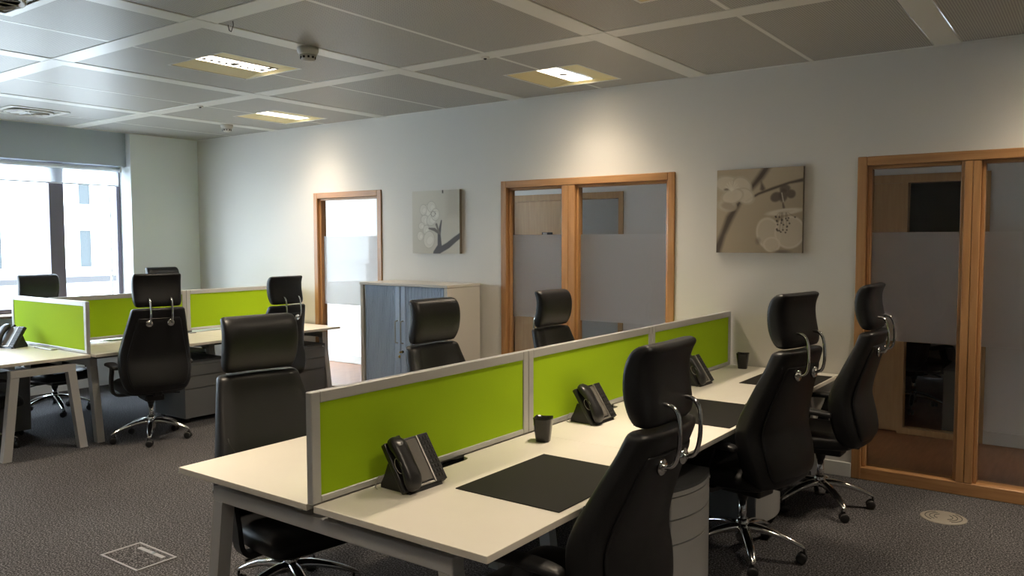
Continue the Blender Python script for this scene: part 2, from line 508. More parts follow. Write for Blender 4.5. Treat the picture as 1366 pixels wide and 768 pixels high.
def fill(x, y, power, label):  # unseen lamp added to brighten the corridor behind the glass
    e = empty('corridor_fill_light', (x, y, 2.7))
    q = MB(); q.lathe([(.06, -.001), (.09, -.001), (.09, -.008), (.06, -.012)], n=24); q.build('fill_rim', M_WHITE, e)
    ld = bpy.data.lights.new('fill_lamp', 'AREA'); ld.shape = 'DISK'; ld.size = .11; ld.energy = power; ld.color = (1.0, .80, .58)
    lo = bpy.data.objects.new('fill_lamp', ld); COL.objects.link(lo); lo.parent = e; lo.location = (0, 0, -.006)
    tag(e, label, 'ceiling light', 'added corridor fill lights')
fill(-4.6, 6.85, 9, 'small unseen lamp added as downlight in the corridor behind the double glazed oak screen')
fill(-1.3, 6.85, 11, 'small unseen lamp added as downlight in the corridor behind the tall oak screen')
# glazed oak screens in the long wall
def glazed(name, w3, mullions, film=True):
    x0, x1, zt = w3
    e = empty(name, ((x0 + x1) / 2, D, 0)); struct(e)
    AR = 0.062
    def p(nm, a, c, m, bev=0.004):
        q = MB(); q.box(a, c, bev=bev); return q.build(nm, m, e, True)
    yo, yi = D - 0.014, D + WT
    for s, xa, xb in ((1, x0, x0 + AR), (-1, x1 - AR, x1)):
        p('jamb', (xa, yo, 0), (xb, yi, zt), M_WOODV)
        xi = xb if s > 0 else xa
        p('jamb_stop', (xi, D + 0.018, 0.086), (xi + s * 0.026, D + 0.09, zt - AR - 0.0), M_WOODV)
    p('head', (x0 + AR, yo, zt - AR), (x1 - AR, yi, zt), M_WOODH)
    p('bottom_rail', (x0 + AR, yo + 0.004, 0.0), (x1 - AR, yi, 0.086), M_WOODH)
    ys = D + 0.055
    edges = [x0 + AR + 0.026]
    for (ma, mb) in mullions:
        mid = (ma + mb) / 2
        p('mullion', (ma + 0.022, yo + 0.004, 0.086), (mid - 0.0015, yi, zt - AR), M_WOODV)
        p('mullion', (mid + 0.0015, yo + 0.004, 0.086), (mb - 0.022, yi, zt - AR), M_WOODV)
        p('mullion_stop', (ma, D + 0.018, 0.086), (ma + 0.022, D + 0.09, zt - AR), M_WOODV)
        p('mullion_stop', (mb - 0.022, D + 0.018, 0.086), (mb, D + 0.09, zt - AR), M_WOODV)
        edges += [ma, mb]
    edges.append(x1 - AR - 0.026)
    for k in range(0, len(edges), 2):
        a, c = edges[k], edges[k + 1]
        p('head_stop', (a, D + 0.018, zt - AR - 0.022), (c, D + 0.09, zt - AR), M_WOODH)
        z1 = zt - AR - 0.022
        q = MB(); q.raw([(a, ys, .086), (c, ys, .086), (c, ys, z1), (a, ys, z1)], [(0, 1, 2, 3)])
        pn = q.build('pane', M_GLASS, e, True)
        q = MB(); q.raw([(a, ys + .004, .985), (c, ys + .004, .985), (c, ys + .004, 1.735), (a, ys + .004, 1.735)], [(0, 1, 2, 3)])
        f = q.build('frosted_film', M_FROST, pn, True)
        f['label'] = 'frosted band across the glass'
    return e
glazed('window_2', WA, [])
glazed('window_3', WB, [(-3.83, -3.655)])
glazed('window_4', WC, [(-0.745, -0.605)])

# ------------------------------------------------------------------ ceiling
b = MB(); b.box((XW - 0.4, YF, H + 0.24), (XR + 0.12, D + WT, H + 0.36)); ceil = b.build('ceiling', M_VOID); struct(ceil)
XL = [XW, -7.72, -6.00, -4.28, -2.56, -0.84, 0.88, 2.60, XR]
YL = [YF, -2.20, -0.54, 1.12, 2.78, 4.44, D]
BW = 0.075
def cpart(mb, name, m):
    return mb.build(name, m, ceil, True)
for x in XL[1:-1]:
    for ya, yb in zip(YL[:-1], YL[1:]):
        a = ya + (BW if ya != YF else 0); c = yb - (BW if yb != D else 0)
        q = MB(); q.box((x - BW, a, H), (x + BW, c, H + 0.03), bev=0.003); cpart(q, 'ceiling_beam', M_BEAM)
for y in YL[1:-1]:
    for xa, xb in zip(XL[:-1], XL[1:]):
        a = xa + (BW if xa != XW else 0); c = xb - (BW if xb != XR else 0)
        q = MB(); q.box((a, y - BW, H), (c, y + BW, H + 0.03), bev=0.003); cpart(q, 'ceiling_beam', M_BEAM)
for x in XL[1:-1]:
    for y in YL[1:-1]:
        q = MB(); q.box((x - BW + .001, y - BW + .001, H - 0.0015), (x + BW - .001, y + BW - .001, H + 0.03), bev=0.002); cpart(q, 'beam_node', M_BEAM)
LIGHTS = {}
LX = {1: -8.5, 2: -6.94, 3: -5.16, 4: -3.51, 5: -1.70, 6: 0.00, 7: 1.74}
LSZ = 0.335
def cell_light(i, j):
    """i: column index in XL, j: row index in YL, lamps on a chequerboard"""
    if i < 1 or i > 6: return None
    if (i + j) % 2: return None
    cx = (XL[i] + XL[i + 1]) / 2
    cy = {5: 5.37, 4: 3.63, 3: 1.95, 2: 0.29, 1: -1.37, 0: -2.7}[j]
    if j < 2 or (i, j) in ((6, 4), (6, 2)): return None
    return (cx, cy)
for i in range(len(XL) - 1):
    for j in range(len(YL) - 1):
        xa = XL[i] + (BW + 0.006 if i else 0.012); xb = XL[i + 1] - (BW + 0.006 if i < len(XL) - 2 else 0.012)
        ya = YL[j] + (BW + 0.006 if j else 0.012); yb = YL[j + 1] - (BW + 0.006 if j < len(YL) - 2 else 0.012)
        lt = cell_light(i, j)
        xm = (xa + xb) / 2
        JW = 0.014
        z0, z1 = H + 0.004, H + 0.02
        if lt:
            LIGHTS[(i, j)] = lt
            cx, cy = lt
            hs = LSZ
            for s in (-1, 1):
                q = MB()
                e0 = xa if s < 0 else xm + JW; e1 = xm - JW if s < 0 else xb
                q.box((e0, ya, z0), (e1, cy - hs, z1)); q.box((e0, cy + hs, z0), (e1, yb, z1))
                if s < 0: q.box((e0, cy - hs, z0), (cx - hs, cy + hs, z1))
                else: q.box((cx + hs, cy - hs, z0), (e1, cy + hs, z1))
                cpart(q, 'ceiling_tile', M_TILE)
            q = MB(); q.box((xm - JW, ya, z0 - 0.001), (xm + JW, cy - hs, z1)); cpart(q, 'ceiling_joint', M_BEAM)
            q = MB(); q.box((xm - JW, cy + hs, z0 - 0.001), (xm + JW, yb, z1)); cpart(q, 'ceiling_joint', M_BEAM)
        else:
            q = MB(); q.box((xa, ya, z0), (xm - JW, yb, z1)); cpart(q, 'ceiling_tile', M_TILE)
            q = MB(); q.box((xm + JW, ya, z0), (xb, yb, z1)); cpart(q, 'ceiling_tile', M_TILE)
            q = MB(); q.box((xm - JW, ya, z0 - 0.001), (xm + JW, yb, z1)); cpart(q, 'ceiling_joint', M_BEAM)
q = MB(); q.box((XW, D - 0.012, H - 0.002), (XR, D, H + 0.022)); cpart(q, 'perimeter_trim', M_BEAM)
q = MB(); q.box((XW, YF, H - 0.002), (XW + 0.012, D - 0.0125, H + 0.022)); cpart(q, 'perimeter_trim', M_BEAM)

# ceiling lights: cream coffer slopes either side of a louvred lamp
def make_light():
    e = empty('ceiling_light')
    s = LSZ; t = 0.028; lw = 0.10; ll = 0.300; th = 0.002
    q = MB()
    for a, c in (((-s, -s), (s, -s + .014)), ((-s, s - .014), (s, s)), ((-s, -s + .014), (-s + .014, s - .014)), ((s - .014, -s + .014), (s, s - .014))):
        q.box((a[0], a[1], 0), (c[0], c[1], 0.012))
    q.build('light_frame', M_BEAM, e)
    i = s - 0.014
    for sg in (-1, 1):
        q = MB(); q.raw([(sg * i, -i, .004), (sg * i, i, .004), (sg * lw, ll, t), (sg * lw, -ll, t)], [(0, 1, 2, 3)]); q.build('coffer_slope', M_COFFER, e)
        q = MB(); q.raw([(-i, sg * i, .004), (i, sg * i, .004), (lw, sg * ll, t), (-lw, sg * ll, t)], [(0, 1, 2, 3)]); q.build('coffer_end', M_COFFER, e)
    q = MB()
    for x in (-lw, -0.004, lw - 0.008):
        q.box((x, -ll, t - 0.006), (x + 0.006, ll, t + 0.003))
    q.box((-lw, -ll - .004, t - .006), (lw, -ll + .004, t + .003)); q.box((-lw, ll - .004, t - .006), (lw, ll + .004, t + .003))
    fr = q.build('louvre', M_BLADE, e)
    for k in range(1, 10):
        y = -ll + 2 * ll * k / 10
        q = MB(); q.box((-lw + .008, y - .002, t - .004), (lw - .008, y + .002, t + .042)); q.build('louvre_blade', M_BLADE, fr)
    q = MB(); q.box((-.03, -.028, t - .0075), (.03, .028, t - .0065)); q.build('lamp_clip', M_DARK, fr)
    q = MB(); q.box((-lw, -ll, t + .058), (lw, ll, t + .066)); q.build('reflector', M_WHITE, e)
    return e
L0 = make_light()
register(L0)
LAMP_LABEL = {}
def lamp_label(i, j):
    return {(2, 4): 'lit recessed louvred ceiling light in a cream coffer beside the larger smoke detector',
            (3, 5): 'lit recessed louvred ceiling light near the wall above the double glazed oak screen',
            (1, 5): 'lit recessed louvred ceiling light near the wall by the smaller smoke detector',
            (4, 4): 'recessed ceiling light above the drawer side of the long bench desk',
            (1, 3): 'recessed ceiling light over the carpet between the window and the floor box',
            (3, 3): 'recessed ceiling light above the free end of the long bench',
            (5, 3): 'recessed ceiling light over the carpet facing the long bench drawer side',
            (2, 2): 'recessed ceiling light over open carpet on the window side, second row from the bench end',
            (4, 2): 'recessed ceiling light over open carpet well beyond the long bench free end',
            (5, 5): 'recessed ceiling light by the wall above the tall oak glazed screen'}.get((i, j), 'recessed louvred ceiling light over open carpet away from the desks')
first = True
for (i, j), (cx, cy) in sorted(LIGHTS.items()):
    o = L0 if first else copy_tree(L0)
    first = False
    o.location = (cx, cy, H + 0.002)
    tag(o, lamp_label(i, j), 'ceiling light', 'recessed ceiling lights')
    ld = bpy.data.lights.new('fluorescent_lamp', 'AREA')
    ld.shape = 'RECTANGLE'; ld.size = 0.18; ld.size_y = 0.58
    ld.energy = LAMP_POWER; ld.color = (1.0, 0.83, 0.62)
    ld.spread = R(104)
    l2 = ld.copy(); l2.spread = R(180); l2.energy = LAMP_POWER * 1.0
    for lamp_data, dz_ in ((ld, .018), (l2, .017)):
        lo = bpy.data.objects.new('fluorescent_lamp', lamp_data)
        COL.objects.link(lo)
        lo.parent = o
        lo.location = (0, 0, 0.06 + dz_)

# ceiling fittings
def smoke(loc, s, label):
    e = empty('smoke_detector', (loc[0], loc[1], H))
    q = MB(); q.lathe([(.0, 0), (.062 * s, 0), (.062 * s, -.018 * s), (.058 * s, -.03 * s), (.050 * s, -.04 * s), (0, -.04 * s)], n=24); q.build('detector_base', M_DETECT, e)
    q = MB(); q.lathe([(.0, -.0402 * s), (.050 * s, -.0402 * s), (.038 * s, -.066 * s), (.030 * s, -.074 * s), (0, -.074 * s)], n=24); c = q.build('detector_head', M_DETECT, e)
    for k in range(10):
        a = k * 2 * math.pi / 10
        q = MB(); q.box((-.001, -.006 * s, -.062 * s), (.003, .006 * s, -.046 * s), xf=Matrix.Rotation(a, 4, 'Z') @ Matrix.Translation((.0425 * s, 0, 0)))
        q.build('sensing_slot', M_DARK, c)
    return tag(e, label, 'smoke detector', 'smoke detectors')
smoke((-4.255, 3.56), 1.12, 'cream smoke detector on the ceiling beam beside a lit ceiling light')
smoke((-7.74, 5.34), 1.05, 'cream smoke detector near the corner where window wall meets long wall')
def sensor(loc, label):
    e = empty('ceiling_sensor', (loc[0], loc[1], H))
    q = MB(); q.lathe([(0, 0), (.03, 0), (.03, -.004), (.024, -.009), (0, -.009)], n=20); q.build('sensor_ring', M_DETECT, e)
    q = MB(); q.lathe([(0, -.0091), (.012, -.0091), (.009, -.016), (0, -.018)], n=14); q.build('sensor_lens', M_DARK, e)
    tag(e, label, 'sensor', 'small ceiling sensors')
sensor((-3.478, 4.46), 'small round sensor on the beam between two lit ceiling lights')
sensor((-6.876, 4.46), 'small round sensor on the beam near the window side lit light')
def diffuser(loc, label):
    e = empty('air_diffuser', (loc[0], loc[1], H + 0.002))
    q = MB(); s = .27
    for a, c in (((-s, -s), (s, -s + .05)), ((-s, s - .05), (s, s)), ((-s, -s + .05), (-s + .05, s - .05)), ((s - .05, -s + .05), (s, s - .05))):
        q.box((a[0], a[1], -.006), (c[0], c[1], 0), bev=.002)
    q.build('diffuser_plate', M_BEAM, e)
    q = MB(); q.lathe([(.215, -.004), (.215, -.016), (.20, -.02), (.19, -.004)], n=36); q.build('diffuser_ring', M_DETECT, e)
    q = MB(); q.lathe([(0, 0), (.21, 0), (.21, -.003), (0, -.003)], n=36); q.build('diffuser_back', M_DARK, e)
    for k in range(12):
        a = k * math.pi / 6
        q = MB(); q.box((.05, -.008, -.012), (.19, .008, -.005), xf=Matrix.Rotation(a, 4, 'Z') @ Matrix.Rotation(.4, 4, 'X')); q.build('swirl_vane', M_WHITE, e)
    q = MB(); q.lathe([(0, -.003), (.05, -.003), (.05, -.014), (0, -.016)], n=20); q.build('diffuser_hub', M_WHITE, e)
    tag(e, label, 'air vent', 'round swirl air diffusers')
diffuser((-8.50, 3.65), 'round swirl air diffuser in a square white plate by the window')
diffuser((-4.72, 1.80), 'round swirl air diffuser in the tile row before the free bench end')
# a hair thin wire hanging from a beam
q = MB(); q.tube([(-4.17, 2.90, H - .001), (-4.18, 2.915, H - .03), (-4.14, 2.90, H - .045), (-4.09, 2.88, H - .02), (-4.08, 2.87, H - .001)], .0022, 6)
tag(q.build('hanging_wire', M_DARK), 'short loop of thin dark wire hanging from a ceiling beam', 'wire')

# ------------------------------------------------------------------ floor fittings
e = empty('floor_box', (-4.10, 2.23, 0))
fa, fb, ga, gb = -4.285, -3.92, 2.115, 2.342
q = MB()
for a, c in (((fa, ga), (fb, ga + .012)), ((fa, gb - .012), (fb, gb)), ((fa, ga + .012), (fa + .012, gb - .012)), ((fb - .012, ga + .012), (fb, gb - .012))):
    q.box((a[0], a[1], 0.0), (c[0], c[1], .006), bev=.002)
q.build('box_frame', M_FRAMEGREY, e, True)
q = MB(); q.box((fa + .014, ga + .014, 0), (fb - .014, gb - .014, .003)); q.build('box_lid', M_CARPET, e, True)
q = MB(); q.box((fa + .07, gb - .06, .003), (fb - .05, gb - .035, .0055), bev=.001); hl = q.build('lid_handle', M_FRAMEGREY, e, True)
q = MB(); q.box((-4.09, gb - .055, .0056), (-4.06, gb - .04, .008)); q.build('lid_latch', M_STEEL, hl, True)
tag(e, 'square carpet-lidded floor box with grey frame and handle set in the carpet', 'floor box')
e = empty('floor_grille', (-0.712, 5.41, 0))
q = MB(); q.lathe([(0, 0), (.128, 0), (.128, .003), (.12, .007), (0, .007)], n=40); q.build('grille_rim', M_FLOORVENT, e)
for k, r_ in enumerate((.10, .075, .05)):
    for s in (0, math.pi):
        q = MB(); n = 14
        ring = [(r_ * math.cos(s - 1.0 + 2.0 * t / n), r_ * math.sin(s - 1.0 + 2.0 * t / n), .0072) for t in range(n + 1)]
        q.tube(ring, .002, 6); q.build('grille_slot', M_DARK, e)
tag(e, 'round beige floor air grille in the carpet before the oak screen', 'floor vent')

# ------------------------------------------------------------------ chairs
def interp(tab, z):
    zs = [t[0] for t in tab]
    return [float(np.interp(z, zs, [t[k] for t in tab])) for k in range(1, len(tab[0]))]

def smooth_tab(tab, n):
    """Catmull-Rom resample of rows by parameter"""
    pts = [np.array(t, float) for t in tab]
    out = []
    m = len(pts)
    for i in range(n):
        t = i / (n - 1) * (m - 1)
        k = min(int(t), m - 2); u = t - k
        p0, p1, p2, p3 = pts[max(k - 1, 0)], pts[k], pts[k + 1], pts[min(k + 2, m - 1)]
        out.append(0.5 * ((2 * p1) + (-p0 + p2) * u + (2 * p0 - 5 * p1 + 4 * p2 - p3) * u * u + (-p0 + 3 * p1 - 3 * p2 + p3) * u ** 3))
    return out

def pad_rings(tab, n, wrap, ns=40, pw=0.38, bolster=0.0):
    """tab rows: z, front x, rear x, half width. wrap: how far the sides sweep forward."""
    rings = []
    rows = smooth_tab(tab, n)
    for z, xf_, xr, hw in rows:
        ring = []
        cx, th = (xf_ + xr) / 2, (xf_ - xr) / 2
        for k in range(ns):
            a = 2 * math.pi * k / ns
            ca, sa = math.cos(a), math.sin(a)
            y = hw * math.copysign(abs(sa) ** pw, sa)
            x = cx + th * math.copysign(abs(ca) ** 0.6, ca)
            t = y / max(hw, 1e-4)
            x += wrap * t * t * (hw / 0.28)
            if ca > 0: x += bolster * math.exp(-((abs(t) - 0.72) / 0.18) ** 2)
            ring.append(Vector((x, y, z)))
        rings.append(ring)
    return rings

def make_chair(lift=0.0, spin=0.0, recline=0.0):
    e = empty('office_chair')
    dz = lift
    back = [(.437, -.235, -.255, .185), (.446, -.205, -.285, .215), (.475, -.175, -.303, .242), (.53, -.150, -.307, .266), (.62, -.130, -.288, .282), (.72, -.120, -.264, .283),
            (.80, -.138, -.272, .274), (.88, -.172, -.292, .259), (.97, -.212, -.318, .241), (1.05, -.248, -.343, .224), (1.10, -.264, -.360, .213), (1.128, -.276, -.366, .205), (1.140, -.300, -.356, .188)]
    back = [(r_[0] + dz,) + r_[1:] for r_ in back]
    q = MB(); q.loft(pad_rings(back, 34, 0.035, bolster=0.012)); bk = q.build('backrest', M_LEATHER, e)
    # inset rear panel with its seam
    q = MB()
    pan = [(.49, -.29, -.312, .195), (.53, -.28, -.3165, .222), (.62, -.27, -.298, .240), (.72, -.25, -.274, .236), (.80, -.26, -.282, .222), (.88, -.275, -.302, .205), (.97, -.30, -.328, .186), (1.03, -.32, -.3475, .172), (1.06, -.33, -.352, .160)]
    pan = [(r_[0] + dz,) + r_[1:] for r_ in pan]
    q.loft(pad_rings(pan, 26, 0.026, ns=28, pw=.5)); q.build('rear_panel', M_LEATHER, bk)
    # front stitched seam lines down the bolsters
    for s in (-1, 1):
        path = []
        for i in range(15):
            t = i / 14
            z = .50 + .37 * t + dz
            f_, r_, hw = interp(back, z)
            y = s * min(.165 + .075 * t ** 2.5, hw * .88)
            tt = abs(y) / hw
            ca = math.sqrt(max(0, 1 - tt ** (2 / .38)))
            path.append(((f_ + r_) / 2 + (f_ - r_) / 2 * ca ** .6 + .035 * tt * tt * hw / .28 + .012 * math.exp(-((tt - .72) / .18) ** 2), y, z))
        q = MB(); q.tube(path, .0035, 6); q.build('seam', M_PIPING, bk)
    head = [(1.150, -0.300, -0.320, 0.155), (1.158, -0.270, -0.338, 0.174), (1.190, -0.246, -0.345, 0.185), (1.240, -0.228, -0.334, 0.189), (1.300, -0.222, -0.322, 0.190), (1.350, -0.227, -0.320, 0.190), (1.385, -0.240, -0.328, 0.189), (1.405, -0.256, -0.337, 0.186), (1.416, -0.276, -0.333, 0.180), (1.421, -0.298, -0.318, 0.168)]
    head = [(r_[0] + dz,) + r_[1:] for r_ in head]
    q = MB(); q.loft(pad_rings(head, 22, 0.018, pw=.30)); hd = q.build('headrest', M_LEATHER, e)
    for s in (-1, 1):
        path = []
        for i in range(24):
            t = i / 23
            z = 1.158 + (1.413 - 1.158) * t + dz
            f_, r_, hw = interp(head, z)
            path.append((f_ * .8 + r_ * .2 + .018 * .55, s * (hw * .955 - .002), z))
        q = MB(); q.tube(path, .004, 6); q.build('piping', M_PIPING, hd)
    for s in (-1, 1):
        y = s * .083
        pts = smooth_tab([(-.318, y, 1.225), (-.362, y, 1.222), (-.388, y, 1.19), (-.397, y, 1.12), (-.394, y, 1.065), (-.380, y, 1.03), (-.345, y, 1.018)], 22)
        q = MB(); q.tube([(p[0], p[1], p[2] + dz) for p in pts], .0078, 10); tb = q.build('headrest_tube', M_CHROME, e)
        q = MB(); q.lathe([(0, 0), (.029, 0), (.029, -.009), (.023, -.014), (0, -.014)], (-.338, y, 1.018 + dz), 20, axis='x'); q.build('tube_disc', M_CHROME, tb)
        q = MB(); q.lathe([(0, 0), (.013, 0), (.012, -.010), (0, -.010)], (-.318, y, 1.225 + dz), 14, axis='x'); q.build('tube_collar', M_CHROME, tb)
    # seat
    rings = []
    for xs_, zt, zb, hw in smooth_tab([(-.235, .478, .452, .17), (-.225, .497, .428, .205), (-.18, .508, .410, .232), (-.05, .506, .402, .250), (.10, .508, .400, .256), (.22, .506, .400, .250), (.285, .492, .402, .235), (.312, .472, .415, .21), (.320, .452, .438, .17)], 26):
        ring = []
        for k in range(36):
            a = 2 * math.pi * k / 36
            ca, sa = math.cos(a), math.sin(a)
            y = hw * math.copysign(abs(ca) ** .5, ca)
            z = (zt + zb) / 2 + (zt - zb) / 2 * math.copysign(abs(sa) ** .6, sa)
            if sa > 0: z += .012 * math.exp(-((abs(y / hw) - .75) / .2) ** 2)
            ring.append(Vector((xs_, y, z + dz)))
        rings.append(ring)
    q = MB(); q.loft(rings); q.build('seat', M_LEATHER, e)
    # arms
    for s in (-1, 1):
        q = MB()
        prof = smooth_tab([(.06, .10, .395), (.07, .24, .392), (.07, .285, .43), (.06, .292, .52), (.03, .292, .60), (.02, .292, .642)], 16)
        rings = []
        for i, p in enumerate(prof):
            t = Vector(prof[min(i + 1, 15)]) - Vector(prof[max(i - 1, 0)])
            n_ = Vector((0, t.z, -t.y)).normalized()
            w_ = .034
            rings.append([Vector((p[0] + sx * w_, s * (p[1] + n_.y * sy * .011), p[2] + n_.z * sy * .011 + dz)) for sx, sy in ((-1, -1), (1, -1), (1, 1), (-1, 1))])
        q.loft(rings, smooth=False); q.build('arm_upright', M_PLASTIC, e)
        q = MB(); rings = []
        for xx, z_, hw, th in smooth_tab([(-.135, .640, .012, .006), (-.125, .648, .028, .014), (-.05, .655, .037, .018), (.06, .658, .040, .018), (.13, .652, .036, .016), (.155, .642, .024, .010), (.160, .636, .010, .004)], 16):
            rings.append([Vector((xx, s * .292 + hw * math.copysign(abs(math.cos(a)) ** .6, math.cos(a)), z_ + th * math.copysign(abs(math.sin(a)) ** .6, math.sin(a)) + dz)) for a in [2 * math.pi * k / 16 for k in range(16)]])
        q.loft(rings); q.build('arm_pad', M_PLASTIC, e)
    # the back, headrest and tubes lean back together about the seat hinge
    hinge = Matrix.Translation((-.12, 0, .47 + dz)) @ Matrix.Rotation(-R(recline), 4, 'Y') @ Matrix.Translation((.12, 0, -.47 - dz))
    for o_ in [c_ for c_ in COL.objects if c_.parent is e and c_.name.split('.')[0] in ('backrest', 'headrest', 'headrest_tube')]:
        o_.matrix_parent_inverse = hinge
    # mechanism, column, base
    q = MB(); q.box((-.14, -.075, .345 + dz), (.12, .075, .398 + dz), bev=.012, seg=2)
    q.box((-.24, -.035, .40 + dz), (-.10, .035, .47 + dz), bev=.01)
    mc = q.build('tilt_mechanism', M_PLASTIC, e)
    q = MB(); q.tube([(.06, -.07, .372 + dz), (.06, -.20, .368 + dz), (.06, -.255, .360 + dz)], .007, 8); q.build('tilt_lever', M_PLASTIC, mc)
    q = MB(); q.lathe([(0, .30 + dz), (.024, .30 + dz), (.036, .35 + dz), (0, .35 + dz)], n=18); q.build('column_cover', M_PLASTIC, mc)
    q = MB(); q.lathe([(0, .165), (.021, .165), (.021, .302 + dz), (0, .302 + dz)], n=18); cl = q.build('gas_column', M_CHROME, e)
    q = MB(); q.lathe([(0, .075), (.030, .075), (.036, .10), (.036, .180), (.029, .20), (0, .20)], n=20); q.build('base_hub', M_CHROME, e)
    for k in range(5):
        a = 2 * math.pi * k / 5 + R(spin)
        Mx = Matrix.Rotation(a, 4, 'Z')
        rings = []
        for x_, z_, w_, h_ in smooth_tab([(.020, .150, .031, .027), (.08, .153, .029, .023), (.16, .140, .026, .019), (.24, .116, .023, .015), (.295, .092, .017, .011), (.318, .080, .011, .007)], 14):
            rings.append([Mx @ Vector((x_, w_ * math.cos(t), z_ + h_ * math.sin(t))) for t in [2 * math.pi * j / 14 for j in range(14)]])
        q = MB(); q.loft(rings); lg = q.build('base_leg', M_CHROME, e)
        q = MB()
        for sy in (-1, 1):
            q.lathe([(0, sy * .006), (.024, sy * .006), (.0275, sy * .010), (.0275, sy * .022), (.022, sy * .026), (0, sy * .026)], (0, 0, 0), 18, axis='y')
        q.box((-.008, -.006, 0), (.020, .006, .036), bev=.003)
        q.lathe([(0, .012), (.007, .012), (.007, .052), (0, .052)], (.012, 0, 0), 8)
        sw = Matrix.Rotation(a, 4, 'Z') @ Matrix.Translation((.302, 0, .0275)) @ Matrix.Rotation(1.1 + 1.7 * k, 4, 'Z')
        q.xf(sw)
        q.build('caster', M_PLASTIC, lg)
    return e

CH = 'black leather high-backed swivel chair '
CHAIRS = [  # x, y, heading of the seat in degrees (0 = +x), lift, spin of nothing, label
    (-1.52, 2.47, 180, -.055, CH + 'third from the wall on the desk-mat side of the bench'),
    (-1.50, 4.15, 169, 0.0, CH + 'middle of three on the desk-mat side of the bench'),
    (-1.385, 5.21, 180, 0.0, CH + 'next to the wall before the tall oak screen'),
    (-3.05, 2.40, -10, -.10, CH + 'behind the bench end nearest the floor box'),
    (-3.04, 3.71, -4, -.095, CH + 'in front of the tambour cupboard'),
    (-3.05, 5.07, -3, -.11, CH + 'in front of the double glazed oak screen'),
    (-6.50, 3.68, 165, 0.0, CH + 'at the far bench with its chrome base showing'),
    (-6.64, 5.00, 180, -.075, CH + 'at the far bench beside the narrow glazed opening'),
    (-8.28, 3.70, 0, -.065, CH + 'behind the perpendicular green screen, before the window'),
    (-8.28, 5.02, 0, -.03, CH + 'on the window side of the far bench near the corner'),
    (-7.17, 2.56, 90, -.05, CH + 'tucked under the desk with the single telephone by the window'),
]
protos = {}
for (x, y, hd, lift, lab) in CHAIRS:
    o = make_chair(lift, {169: -13, 165: 18}.get(hd, -12), 4.5 if lab.endswith('desk-mat side of the bench') and 'third' in lab else 0)
    o.location = (x, y, 0); o.rotation_euler = (0, 0, R(hd))
    tag(o, lab, 'chair', 'black leather high-backed swivel chairs')
# one more stands in the unlit room behind the tall oak screen
o = make_chair(0.0); o.location = (-1.45, 8.75, 0); o.rotation_euler = (0, 0, R(60))
tag(o, CH + 'in the dark room behind the tall oak screen', 'chair', 'black leather high-backed swivel chairs')

# ------------------------------------------------------------------ benches
def top_poly(x_in, x_out, y0, y1, notch):
    """desk top outline with a rounded cable notch on its inner (screen) edge"""
    s = 1 if x_out > x_in else -1
    yc = (y0 + y1) / 2
    hw, dp = 0.15, 0.055
    pts = [(x_out, y0), (x_out, y1), (x_in, y1)]
    if notch:
        r_ = .03
        pts += [(x_in, yc + hw + .02)]
        pts += [(x_in + s * .012, yc + hw + .006)]
        pts += [(x_in + s * (dp - r_ * .6), yc + hw), (x_in + s * (dp - .008), yc + hw - .012), (x_in + s * dp, yc + hw - .035)]
        pts += [(x_in + s * dp, yc - hw + .035), (x_in + s * (dp - .008), yc - hw + .012), (x_in + s * (dp - r_ * .6), yc - hw)]
        pts += [(x_in + s * .012, yc - hw - .006), (x_in, yc - hw - .02)]
    pts += [(x_in, y0)]
    return pts

def desk_top(parent, pts, T, th=.025):
    m = bmesh.new()
    vs_ = [m.verts.new((p[0], p[1], T - th)) for p in pts]
    f = m.faces.new(vs_)
    r_ = bmesh.ops.extrude_face_region(m, geom=[f])
    for v in r_['geom']:
        if isinstance(v, bmesh.types.BMVert): v.co.z = T
    bmesh.ops.recalc_face_normals(m, faces=m.faces)
    hor = [e_ for e_ in m.edges if abs(e_.verts[0].co.z - e_.verts[1].co.z) < 1e-6]
    bmesh.ops.bevel(m, geom=hor, offset=.0015, segments=1, affect='EDGES')
    m.normal_update()
    q = MB()
    m.verts.index_update()
    fs = [[v.index for v in f_.verts] for f_ in m.faces]
    mi = [0 if abs(f_.normal.z) > .9 else 1 for f_ in m.faces]
    o_ = len(q.v)
    q.v = [tuple(v.co) for v in m.verts]; q.f = [tuple(x) for x in fs]; q.mi = mi; q.sm = [False] * len(fs)
    m.free()
    return q.build('desk_top', [M_TOP, M_EDGE], parent, True)

def leg_frame(parent, axis, a0, a1, c, T, splay=.085, w=.062, d=.06):
    """trapezoid frame: feet spread along axis ('x' or 'y') from a0 to a1 at c on the other axis"""
    zt = T - .062
    def V(a, c_, z): return (a, c_, z) if axis == 'x' else (c_, a, z)
    fr = None
    q = MB(); q.box(V(a0 + splay, c - d / 2, zt - .058), V(a1 - splay, c + d / 2, zt), bev=.003)
    fr = q.build('leg_crossbar', M_LEG, parent, True)
    for s, a in ((1, a0), (-1, a1)):
        q = MB()
        pts = [(a, 0), (a + s * w, 0), (a + s * (splay + w), zt - .058), (a + s * splay, zt - .058)]
        v = [V(p[0], c - d / 2, p[1]) for p in pts] + [V(p[0], c + d / 2, p[1]) for p in pts]
        q.raw(v, [(0, 1, 2, 3), (7, 6, 5, 4), (0, 4, 5, 1), (1, 5, 6, 2), (2, 6, 7, 3), (3, 7, 4, 0)])
        q.build('leg', M_LEG, parent, True)
    return fr

def beam(parent, a, c):
    q = MB(); q.box(a, c, bev=.002); return q.build('support_rail', M_LEG, parent, True)

